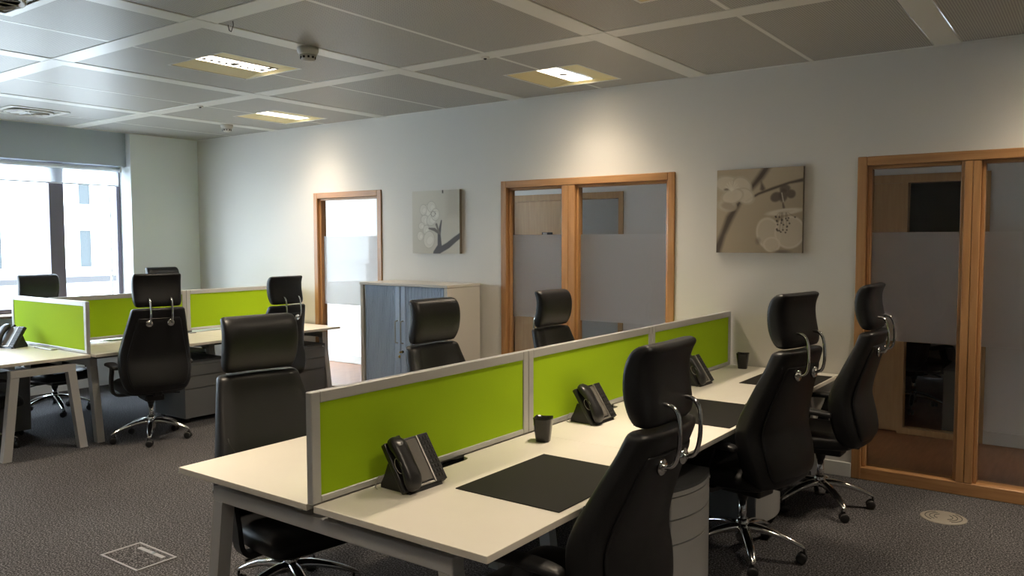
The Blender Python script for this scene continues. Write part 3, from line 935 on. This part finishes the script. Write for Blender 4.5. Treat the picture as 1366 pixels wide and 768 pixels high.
def bench(x_l, x_c, x_r, ys, T, frames, label, inset=.30):
    e = empty('bench_desk', (x_c, (ys[0] + ys[-1]) / 2, 0))
    g = .02
    for ya, yb in zip(ys[:-1], ys[1:]):
        desk_top(e, top_poly(x_c - g, x_l, ya + .001, yb - .001, True), T)
        desk_top(e, top_poly(x_c + g, x_r, ya + .001, yb - .001, True), T)
    for y in frames:
        ins = .09 if y in (frames[0], frames[-1]) else inset   # inner frames stand further in
        leg_frame(e, 'x', x_l + ins, x_r - ins, y, T)
    for x in (x_l + .30, x_r - .30):
        beam(e, (x - .02, ys[0] + .06, T - .062), (x + .02, ys[-1] - .06, T - .0255))
    for x in (x_c - .14, x_c + .14):
        beam(e, (x - .02, ys[0] + .06, T - .062), (x + .02, ys[-1] - .06, T - .0255))
    q = MB()
    for ya, yb in zip(ys[:-1], ys[1:]):
        q.box((x_c - .11, ya + .12, T - .14), (x_c + .11, yb - .12, T - .135))
        q.box((x_c - .115, ya + .12, T - .14), (x_c - .11, yb - .12, T - .07)); q.box((x_c + .11, ya + .12, T - .14), (x_c + .115, yb - .12, T - .07))
    q.build('cable_tray', M_PEDTOP, e, True)
    return tag(e, label, 'desk', 'bench desks')

def desk_screen(axis, a0, a1, c, z0, z1, label, th=.032, fw_=.042):
    """aluminium framed divider along axis with green fabric in it"""
    def V(a, c_, z): return (a, c_, z) if axis == 'x' else (c_, a, z)
    e = empty('desk_screen', V((a0 + a1) / 2, c, z0))
    h = th / 2
    a0 += .0015; a1 -= .0015
    for nm, p, q_ in (('frame_top', (a0 + fw_, z1 - fw_), (a1 - fw_, z1)), ('frame_bottom', (a0 + fw_, z0), (a1 - fw_, z0 + .026)),
                      ('frame_post', (a0, z0), (a0 + fw_, z1)), ('frame_post', (a1 - fw_, z0), (a1, z1))):
        q = MB(); q.box(V(p[0], c - h, p[1]), V(q_[0], c + h, q_[1]), bev=.003); q.build(nm, M_ALU, e, True)
    q = MB(); q.box(V(a0 + fw_ - .002, c - h * .62, z0 + .024), V(a1 - fw_ + .002, c + h * .62, z1 - fw_ + .002)); q.build('fabric_panel', M_GREEN, e, True)
    return tag(e, label, 'desk divider', 'green desk screens')

TA = .73
AX_L, AX_C, AX_R = -3.118, -2.279, -1.467
AY = [1.88, 3.2425, 4.605, 5.955]
bench(AX_L, AX_C, AX_R, AY, TA, [1.955, 3.2425, 4.605, 5.89], 'long off-white bench desk for six running up to the wall, silver legs', inset=.62)
AS = ['green fabric desk screen in aluminium frame at the free end of the long bench',
      'middle green fabric desk screen of the three on the long bench',
      'green fabric desk screen on the long bench next to the wall']
for k in range(3):
    desk_screen('y', AY[k], AY[k + 1] - (0.004 if k == 2 else 0), AX_C, TA + .001, 1.141, AS[k])
TB = .757
BX_L, BX_C, BX_R = -8.27, -7.45, -6.63
BY = [3.29, 4.615, 5.93]
bench(BX_L, BX_C, BX_R, BY, TB, [3.36, 4.615, 5.86], 'shorter off-white bench desk for four by the window wall corner')
desk_screen('y', BY[0] + .012, BY[1], BX_C, TB + .022, 1.190, 'green desk screen on the far bench meeting the perpendicular screen')
desk_screen('y', BY[1], BY[2], BX_C, TB + .022, 1.190, 'green desk screen on the far bench next to the long wall')
# perpendicular desk at the head of the far bench
e = empty('desk', (-7.37, 2.87, 0))
HX0, HX1, HY0, HY1 = -8.09, -6.655, 2.46, 3.262
desk_top(e, [(HX0, HY0), (HX1, HY0), (HX1, HY1), (HX0, HY1)], TB)
for x in (HX1 - .05, HX0 + .05):
    leg_frame(e, 'y', HY0 + .13, HY1 - .035, x, TB, splay=.075)
for y in (HY0 + .25, HY1 - .2):
    beam(e, (HX0 + .1, y - .02, TB - .062), (HX1 - .1, y + .02, TB - .0255))
tag(e, 'single off-white desk set across the end of the far bench, silver trapezoid legs', 'desk')
desk_screen('x', HX0 + .01, HX1 - .045, 3.272, TB + .002, 1.190, 'green desk screen standing across the end of the far bench, behind a telephone', fw_=.04)
# little brackets under the raised screens of the far bench
for yy, n_ in ((4.64, 0),):
    q = MB(); q.box((BX_C - .03, yy - .03, TB), (BX_C + .09, yy + .03, TB + .006), bev=.002); q.box((BX_C - .014, yy - .03, TB + .006), (BX_C + .014, yy + .03, TB + .021), bev=.002)
    tag(q.build('screen_bracket', M_PEDBODY), 'small grey clamp plate under the far bench screens', 'bracket')

# ------------------------------------------------------------------ pedestals
def make_pedestal(bow=.045, M_PED=M_PED):
    e = empty('drawer_pedestal')
    w_, dp, h = .215, .27, .56
    q = MB(); q.box((-dp, -w_, .045), (dp - .03, w_, h), bev=.004); q.build('pedestal_body', M_PEDBODY, e)
    def arc(bow, x0, n=12, ww=w_):
        return [(x0 + bow * (1 - (2 * i / n - 1) ** 2), -ww + 2 * ww * i / n) for i in range(n + 1)]
    zz = [(.05, .315), (.323, .430), (.438, .533)]
    for z0, z1 in zz:
        a = arc(bow, dp - .022)
        pts = [(dp - .03, -w_)] + a + [(dp - .03, w_)]
        q = MB(); q.prism(pts, z0, z1); q.build('drawer', M_PED, e)
    a = arc(bow, dp - .022)
    q = MB(); q.prism([(-dp, -w_)] + a + [(-dp, w_)], h + .0005, h + .018); q.build('pedestal_top', M_PEDTOP, e)
    q = MB(); q.prism([(dp - .03, -w_)] + a + [(dp - .03, w_)], .539, h); ts = q.build('top_rail', M_PED, e)
    q = MB(); q.lathe([(0, 0), (.009, 0), (.009, .006), (0, .006)], (dp - .006, w_ - .045, .548), 12, axis='x'); lk = q.build('lock', M_CHROME, ts)
    for sx in (-1, 1):
        for sy in (-1, 1):
            q = MB(); q.lathe([(0, -.012), (.02, -.012), (.02, .012), (0, .012)], (sx * .2, sy * .17, .0205), 12, axis='y'); q.box((sx * .2 - .012, sy * .17 - .016, .02), (sx * .2 + .012, sy * .17 + .016, .0448)); q.build('castor', M_PLASTIC, e)
    return e
PED = [(-1.75, 3.475, 0, 'grey three-drawer pedestal with bowed fronts between the two chairs of the long bench'),
       (-1.795, 4.71, 0, 'grey three-drawer pedestal behind the middle chair of the long bench'),
       (-7.00, 4.37, 0, 'grey drawer pedestal under the far bench beside the chair with visible chrome base'),
       (-7.00, 5.60, 0, 'grey drawer pedestal under the far bench end near the glazed opening'),
       (-7.72, 2.88, -90, 'grey drawer pedestal under the single desk by the window'),
       (-0.835, 7.99, 90, 'grey drawer pedestal standing in the dark room behind glass')]
p0 = make_pedestal(); register(p0)
p1 = make_pedestal(.004, mat('pedestal_dark_grey', (0.17, 0.175, 0.18), 0.45, metal=0.2)); register(p1)
for k, (x, y, a, lab) in enumerate(PED):
    o = p0 if k == 0 else p1 if k == 2 else copy_tree(p0 if k < 2 else p1)
    o.location = (x, y, 0); o.rotation_euler = (0, 0, R(a))
    tag(o, lab, 'drawer unit', 'grey drawer pedestals')

# ------------------------------------------------------------------ telephones
def make_phone():
    e = empty('desk_telephone')
    q = MB()
    side = [(.085, 0), (-.075, 0), (-.075, .016), (-.055, .05), (-.035, .10), (-.012, .10), (.075, .016)]
    for s, c_ in ((-.095, .085),):
        v = [(p[0], s, p[1]) for p in side] + [(p[0], c_, p[1]) for p in side]
        n = len(side)
        q.raw(v, [tuple(range(n)), tuple(range(2 * n - 1, n - 1, -1))] + [(i, n + i, n + (i + 1) % n, (i + 1) % n) for i in range(n)])
    q.build('stand', M_PHONE, e)
    tilt = R(56)
    Mx = Matrix.Translation((.075, 0, .018)) @ Matrix.Rotation(tilt - math.pi, 4, 'Y') @ Matrix.Identity(4)
    # slab space: u along the slope upward (from foot to top), v = y, n = outward
    du = Vector((-math.cos(tilt), 0, math.sin(tilt))); dn = Vector((math.sin(tilt), 0, math.cos(tilt)))
    org = Vector((.080, 0, .012))
    XF = Matrix(((du.x, 0, dn.x, org.x), (du.y, 1, dn.y, org.y), (du.z, 0, dn.z, org.z), (0, 0, 0, 1)))
    LN = .205
    def sb(name, a, c, m, par, bev=.003):
        t = MB(); t.box(a, c, bev=bev, xf=XF, seg=2); return t.build(name, m, par)
    body = sb('phone_body', (0, -.115, -.024), (LN, .115, 0), M_PHONE, e, .006)
    sb('display_panel', (.018, -.040, 0), (LN - .012, .044, .006), M_PHONEGREY, body)
    sb('silver_trim', (.004, .046, 0), (LN - .004, .052, .010), M_SILVER, body, .001)
    sb('silver_edge', (.004, -.046, 0), (.012, .046, .007), M_SILVER, body, .001)
    ks = sb('key_strip', (.002, .054, 0), (LN - .002, .112, .008), M_PHONE, body)
    t = MB()
    for i in range(9):
        for j in range(3):
            u_ = .018 + i * .020; v_ = .060 + j * .0165
            t.box((u_, v_, .008), (u_ + .012, v_ + .011, .0115), bev=.001, xf=XF)
    k_ = t.build('keys', M_BUTTON, ks)
    k_['kind'] = 'stuff'
    # handset: curved bar over its cradle
    t = MB(); rings = []
    for u_, n_, hw, th in smooth_tab([(-.006, .016, .014, .008), (.004, .019, .031, .016), (.03, .026, .038, .022), (.06, .032, .037, .020), (.10, .036, .035, .016), (.14, .034, .036, .018), (.175, .028, .038, .022), (.203, .020, .031, .016), (.214, .016, .014, .008)], 24):
        ring = []
        for k in range(18):
            a = 2 * math.pi * k / 18
            ring.append(XF @ Vector((u_, -.078 + hw * math.copysign(abs(math.cos(a)) ** .7, math.cos(a)), n_ + th * math.copysign(abs(math.sin(a)) ** .7, math.sin(a)))))
        rings.append(ring)
    t.loft(rings); hs = t.build('handset', M_PHONE, e)
    t = MB(); ring = [XF @ Vector((.10 + .030 * math.cos(a), -.1105 - .001, .022 + .017 * math.sin(a))) for a in [2 * math.pi * k / 24 for k in range(25)]]
    t.tube(ring, .0014, 6); t.build('handset_emblem_ring', M_SILVER, hs)
    sb('cradle_post', (LN - .004, -.045, -.018), (LN + .016, -.025, .004), M_PHONE, body)
    t = MB(); t.tube([(-.05, -.088, .05), (-.075, -.105, .045), (-.085, -.11, .02), (-.085, -.115, .003), (-.06, -.125, .003)], .0025, 7); t.build('phone_cable', M_CABLE, e)
    return e
ph = make_phone(); register(ph)
PH = [(-2.145, 2.275, TA, -2, 'black desk telephone beside the green screen at the long bench free end'),
      (-2.15, 3.67, TA, -2, 'black desk telephone beside the middle green screen and a black cup'),
      (-2.15, 5.02, TA, -2, 'black desk telephone on the long bench beside the wall-end green screen'),
      (-7.69, 3.10, TB, -75, 'black desk telephone on the single desk before the perpendicular green screen')]
for k, (x, y, z, a, lab) in enumerate(PH):
    o = ph if k == 0 else copy_tree(ph)
    o.location = (x, y, z); o.rotation_euler = (0, 0, R(a))
    tag(o, lab, 'telephone', 'black desk telephones')

# ------------------------------------------------------------------ cups and desk mats
def rsq(s, z, n=32, p=4.0, dip=0):
    out = []
    for k in range(n):
        a = 2 * math.pi * k / n
        ca, sa = math.cos(a), math.sin(a)
        r_ = (abs(ca) ** p + abs(sa) ** p) ** (-1 / p)
        out.append(Vector((s * r_ * ca, s * r_ * sa, z - dip * (abs(math.cos(2 * a))))))
    return out
for k, (x, y, a, lab) in enumerate(((-2.115, 3.150, 20, 'glossy black pen cup standing beside the middle telephone of the long bench'),
                                    (-2.12, 5.82, 12, 'glossy black pen cup on the bench top against the wall'))):
    q = MB()
    q.loft([rsq(.032, 0), rsq(.033, .004), rsq(.037, .04), rsq(.0445, .110, dip=.003), rsq(.0455, .116, dip=.004), rsq(.043, .116, dip=.004), rsq(.039, .07), rsq(.031, .006)])
    o = q.build('pen_cup', M_CUP)
    o.location = (x, y, TA + .0002); o.rotation_euler = (0, 0, R(a))
    tag(o, lab, 'cup', 'black pen cups')
for k, (x0, x1, y0, y1, lab) in enumerate(((-1.976, -1.50, 2.335, 2.948, 'black desk mat at the free end of the long bench'),
                                           (-1.945, -1.485, 3.905, 4.525, 'black desk mat in the middle of the long bench'),
                                           (-1.918, -1.475, 5.20, 5.81, 'black desk mat on the long bench close to the wall'))):
    q = MB(); q.box((x0, y0, TA + .0002), (x1, y1, TA + .004), bev=.0015)
    tag(q.build('desk_mat', M_MAT), lab, 'desk mat', 'black desk mats')
# loose cable with a plug beside the single desk's telephone, white paper at its edge
q = MB(); q.box((-7.50, 3.19, TB + .0002), (-7.18, 3.245, TB + .012), bev=.004)
tag(q.build('socket_strip', M_ALU), 'slim grey socket strip lying along the foot of the perpendicular screen', 'socket strip')

# ------------------------------------------------------------------ tambour cupboard
e = empty('tambour_cupboard', (-5.27, 5.72, 0))
CX0, CX1, CY0, CY1, CZ = -5.835, -4.715, 5.48, 5.952, 1.283
t = .04
def cp(nm, a, c, m, par=None, bev=.002):
    q = MB(); q.box(a, c, bev=bev); return q.build(nm, m, par or e, True)
cp('side_panel', (CX0, CY0, .0), (CX0 + t, CY1, CZ - .026), M_CAB)
cp('side_panel', (CX1 - t, CY0, .0), (CX1, CY1, CZ - .026), M_CAB)
cp('top_panel', (CX0 - .004, CY0 - .006, CZ - .025), (CX1 + .004, CY1, CZ), M_CAB)
cp('plinth', (CX0 + t, CY0 + .02, 0), (CX1 - t, CY0 + .04, .07), M_CAB)
cp('back_panel', (CX0 + t, CY1 - .012, .0), (CX1 - t, CY1, CZ - .026), M_CAB)
cp('base_panel', (CX0 + t, CY0, .07), (CX1 - t, CY1 - .013, .09), M_CAB)
xm = -5.30
for s, (xa, xb) in enumerate(((CX0 + t + .014, xm - .001), (xm + .001, CX1 - t - .014))):
    q = MB(); n = 22
    pw_ = (xb - xa) / n
    for i in range(n):
        a = xa + i * pw_
        q.raw([(a, CY0 + .018, .09), (a + pw_ * .25, CY0 + .010, .09), (a + pw_ * .75, CY0 + .010, .09), (a + pw_, CY0 + .018, .09),
               (a, CY0 + .018, CZ - .027), (a + pw_ * .25, CY0 + .010, CZ - .027), (a + pw_ * .75, CY0 + .010, CZ - .027), (a + pw_, CY0 + .018, CZ - .027)],
              [(0, 1, 5, 4), (1, 2, 6, 5), (2, 3, 7, 6)])
    td = q.build('tambour_door', M_TAMB, e, True)
    hx = xm + (-.035 if s == 0 else .035)
    cp('door_edge', (hx - .028, CY0 + .002, .09), (hx + .028, CY0 + .009, CZ - .027), M_TAMB, td)
    q = MB()
    pts = smooth_tab([(hx, CY0 + .004, .93), (hx, CY0 - .028, .925), (hx, CY0 - .032, .90), (hx, CY0 - .032, .75), (hx, CY0 - .028, .725), (hx, CY0 + .004, .72)], 20)
    q.tube(pts, .006, 8); q.build('handle', M_STEEL, td, True)
q = MB(); q.lathe([(0, 0), (.012, 0), (.012, -.012), (0, -.012)], (xm + .03, CY0 + .002, .64), 14, axis='y'); lk = q.build('lock', M_DARK, e, True)
q = MB(); q.box((xm + .028, CY0 - .045, .632), (xm + .032, CY0 - .010, .648)); q.lathe([(0, -.002), (.014, -.002), (.014, .002), (0, .002)], (xm + .03, CY0 - .045, .60), 12, axis='x'); q.build('key', M_BRASS, lk, True)
tag(e, 'low cupboard with blue-grey tambour doors and beige sides against the long wall', 'cupboard')

# ------------------------------------------------------------------ flower canvases (flat print as vertex colours)
def canvas(name, x0, x1, z0, z1, paint, label):
    N = 150
    dpt = .036
    yf = D - dpt
    e = empty(name, ((x0 + x1) / 2, D - .001, z0))
    q = MB(); q.box((x0, yf + .001, z0), (x1, D - .001, z1))
    q.build('canvas_sides', mat('canvas_edge', (0.20, 0.17, 0.13), 0.8), e, True)
    me = bpy.data.meshes.new('canvas_print')
    us = np.linspace(0, 1, N + 1)
    U, V = np.meshgrid(us, us)
    co = np.stack([x0 + (x1 - x0) * U, np.full_like(U, yf), z1 - (z1 - z0) * V], -1).reshape(-1, 3)
    idx = np.arange((N + 1) ** 2).reshape(N + 1, N + 1)
    fs = np.stack([idx[:-1, :-1], idx[1:, :-1], idx[1:, 1:], idx[:-1, 1:]], -1).reshape(-1, 4)
    me.from_pydata(co.tolist(), [], fs.tolist())
    colr = paint(U, V).reshape(-1, 3)
    at = me.color_attributes.new('print', 'FLOAT_COLOR', 'POINT')
    at.data.foreach_set('color', np.concatenate([colr, np.ones((len(colr), 1))], 1).astype(np.float32).ravel())
    m = bpy.data.materials.new(name + '_print'); m.use_nodes = True
    nt = m.node_tree
    a_ = nt.nodes.new('ShaderNodeAttribute'); a_.attribute_name = 'print'
    nt.links.new(a_.outputs['Color'], nt.nodes['Principled BSDF'].inputs['Base Color'])
    nt.nodes['Principled BSDF'].inputs['Roughness'].default_value = .75
    me.materials.append(m)
    o = bpy.data.objects.new('canvas_print', me); COL.objects.link(o); set_parent(o, e, True)
    tag(e, label, 'picture', 'flower canvases')

def sst(d, w): return np.clip(.5 - d / w, 0, 1)
def ell(U, V, cx, cy, rx, ry, ang=0):
    c, s = math.cos(R(ang)), math.sin(R(ang))
    x = (U - cx) * c + (V - cy) * s; y = -(U - cx) * s + (V - cy) * c
    return (np.sqrt((x / rx) ** 2 + (y / ry) ** 2) - 1) * min(rx, ry)
def seg(U, V, pts):
    """polyline of (u, v, halfwidth)"""
    best = np.full_like(U, 9.)
    for (ax, ay, ar), (bx, by, br) in zip(pts[:-1], pts[1:]):
        dx, dy = bx - ax, by - ay
        t_ = np.clip(((U - ax) * dx + (V - ay) * dy) / (dx * dx + dy * dy), 0, 1)
        best = np.minimum(best, np.hypot(U - ax - t_ * dx, V - ay - t_ * dy) - (ar + (br - ar) * t_))
    return best
def put(img, m_, c):
    img[:] = img * (1 - m_[..., None]) + np.array(c) * m_[..., None]
def petal(img, U, V, cx, cy, rx, ry, ang, col, edge, soft=.02, ew=.012, es=.8):
    d = ell(U, V, cx, cy, rx, ry, ang)
    put(img, sst(d, soft) * .85, col)
    put(img, sst(np.abs(d + ew * .5) - ew * .5, soft * .7) * es, edge)

def paint_a(U, V):
    img = np.zeros(U.shape + (3,)) + np.array((.56, .53, .46))
    img *= (1 + .10 * np.sin(3 * U + 1) * np.cos(2.5 * V))[..., None]
    put(img, sst(np.maximum(np.abs(U - .86) - .13, V - .42), .12) * .35, (.34, .31, .26))
    put(img, sst(np.abs(U - .62) - .06, .1) * .25 * (V < .5), (.56, .53, .47))
    wht, edg = (.68, .65, .58), (.30, .27, .22)
    for p in ((.35, .33, .16, .12, -25), (.24, .30, .08, .09, 10), (.42, .26, .10, .09, 40), (.28, .47, .10, .08, 30), (.42, .46, .12, .09, -30), (.50, .38, .09, .10, 0), (.20, .56, .07, .06, 0), (.30, .62, .07, .08, 20), (.36, .78, .12, .14, 10), (.17, .72, .07, .08, 0)):
        petal(img, U, V, *p, wht, edg, soft=.014, ew=.007, es=.75)
        petal(img, U, V, p[0] + .02, p[1] + .01, p[2] * .55, p[3] * .6, p[4] + 40, (.74, .71, .64), (.42, .38, .32), soft=.03, ew=.005, es=.5)
    for a in np.linspace(0, 6.28, 9):
        put(img, sst(ell(U, V, .45 + .05 * math.cos(a), .37 + .04 * math.sin(a), .010, .010), .012) * .8, (.14, .12, .11))
    dk = (.085, .08, .085)
    put(img, sst(seg(U, V, [(.52, 1.0, .075), (.585, .88, .045), (.575, .70, .032), (.60, .58, .022), (.625, .48, .012)]), .015), dk)
    put(img, sst(seg(U, V, [(.58, .95, .05), (.76, .87, .05), (.90, .78, .045), (1.02, .71, .04)]), .015), dk)
    put(img, sst(seg(U, V, [(.58, .68, .02), (.48, .62, .028), (.36, .60, .012)]), .015), (.15, .13, .12))
    put(img, sst(seg(U, V, [(.57, .66, .015), (.52, .54, .022)]), .015), (.17, .15, .13))
    put(img, sst(np.maximum(np.abs(U - .655) - .014, V - .05), .012), (.05, .045, .04))
    return img
def paint_b(U, V):
    img = np.zeros(U.shape + (3,)) + np.array((.35, .285, .20))
    img *= (1 + .16 * np.sin(2.2 * U + 2.5 * V + .5))[..., None]
    dk = (.075, .055, .04)
    put(img, sst(seg(U, V, [(.62, -.05, .04), (.52, .10, .04), (.42, .22, .03)]), .05), dk)
    put(img, sst(seg(U, V, [(.30, .36, .02), (.16, .58, .045), (.08, .78, .035), (0, 1.0, .05)]), .05), dk)
    put(img, sst(seg(U, V, [(1.02, .155, .022), (.85, .185, .014), (.66, .245, .016), (.5, .30, .014), (.36, .38, .012)]), .02), dk)
    put(img, sst(seg(U, V, [(.53, .16, .004), (.545, .24, .03)]), .03), (.11, .085, .065))
    lt, ed = (.56, .49, .385), (.30, .245, .175)
    for p in ((.13, .17, .16, .10, 10), (.30, .20, .13, .10, 40), (.34, .32, .12, .09, 35), (.12, .43, .12, .07, 10), (.19, .32, .14, .09, -15)):
        petal(img, U, V, *p, lt, ed, ew=.014, es=.45)
    put(img, sst(ell(U, V, .14, .44, .10, .045, 15), .03) * .8, (.31, .25, .18))
    for a in np.linspace(-2.8, -.2, 7):
        put(img, sst(seg(U, V, [(.18, .25, .006), (.18 + .08 * math.cos(a), .23 + .09 * math.sin(a), .004)]), .012), (.66, .60, .5))
    put(img, sst(ell(U, V, .115, .235, .03, .014, 0), .01) * .8, (.12, .09, .07))
    # dark bud
    for p in ((.70, .345, .065, .055, -30), (.78, .33, .05, .075, 5), (.87, .315, .05, .05, 30), (.80, .25, .06, .045, 0)):
        petal(img, U, V, *p, (.075, .055, .042), (.13, .10, .08), es=.3)
    put(img, sst(seg(U, V, [(.765, .30, .004), (.785, .40, .005)]), .01), (.5, .45, .37))
    put(img, sst(seg(U, V, [(.78, .42, .008), (.79, .47, .014)]), .012), (.12, .09, .07))
    for p in ((.62, .77, .14, .19, -12), (.86, .76, .17, .19, 10), (.66, .90, .10, .09, 0), (.80, .52, .20, .035, -6)):
        petal(img, U, V, *p, (.47, .40, .31), (.62, .55, .44), ew=.02, es=.4)
    put(img, sst(ell(U, V, .50, .86, .03, .04, 0), .03) * .6, (.15, .12, .09))
    rnd = random.Random(3)
    for k in range(26):
        a = rnd.uniform(.2, 2.9); l_ = rnd.uniform(.07, .24)
        x, y = .79 + l_ * .62 * math.cos(a), .535 + l_ * math.sin(a)
        if k < 13: put(img, sst(seg(U, V, [(.79 + .05 * math.cos(a), .53, .003), (x, y, .003)]), .009) * .7, (.14, .105, .075))
        put(img, sst(ell(U, V, x, y, .010, .010), .008), (.06, .045, .035))
    put(img, sst(ell(U, V, .78, .985, .09, .02, 0), .02) * .8, (.12, .09, .07))
    return img
canvas('flower_canvas', -5.556, -4.945, 1.558, 2.172, paint_a, 'square canvas of pale blossom on a dark forked twig above the tambour cupboard')
canvas('flower_canvas', -2.383, -1.737, 1.588, 2.214, paint_b, 'square sepia canvas of blossoms and a dark bud above the bench wall end')

# ------------------------------------------------------------------ outside the window
q = MB(); q.box((-40, -30, -6.2), (XW - 0.35, 45, -6.0)); struct(q.build('ground_street', M_STREET))
fx = -22.0
bld = empty('building', (fx, 8, -6))
q = MB(); q.box((fx - 6, -12, -6), (fx, 26, 9)); q.build('facade_wall', M_FACADE, bld, True)
for z in (-3.1, 0.30, 3.70, 7.1):
    q = MB(); q.box((fx, -12, z + 2.16), (fx + .12, 26, z + 2.30)); q.build('string_course', M_FLEDGE, bld, True)
    q = MB(); q.box((fx, -12, z + .58), (fx + .25, 26, z + .66)); q.build('window_ledge', M_FLEDGE, bld, True)
ws = None
for z in (0.95 - 3.4, 0.95, 2.62):
    for k in range(-4, 5):
        y = 10.72 + k * 2.2
        h_ = 1.08 if z < 2 else .62
        q = MB()
        for a, c in (((y - .20, z), (y + .20, z + .05)), ((y - .20, z + h_ - .05), (y + .20, z + h_)), ((y - .20, z + .05), (y - .14, z + h_ - .05)), ((y + .16, z + .05), (y + .20, z + h_ - .05))):
            q.box((fx, a[0], a[1]), (fx + .05, c[0], c[1]))
        wf = q.build('window_surround', M_FLEDGE, bld, True)
        q = MB(); q.box((fx, y - .138, z + .052), (fx + .02, y + .158, z + h_ - .052)); q.build('window_pane', M_FGLASS, wf, True)
q = MB(); q.box((fx + .3, 9.2, .60), (fx + .36, 11.6, .76)); q.build('balcony_rail', M_RAIL, bld, True)
q = MB(); q.box((fx + .3, 6.5, .60), (fx + .36, 8.95, .74)); q.build('balcony_rail', M_RAIL, bld, True)
tag(bld, 'white rendered building across the street with small pale blue windows', 'building')
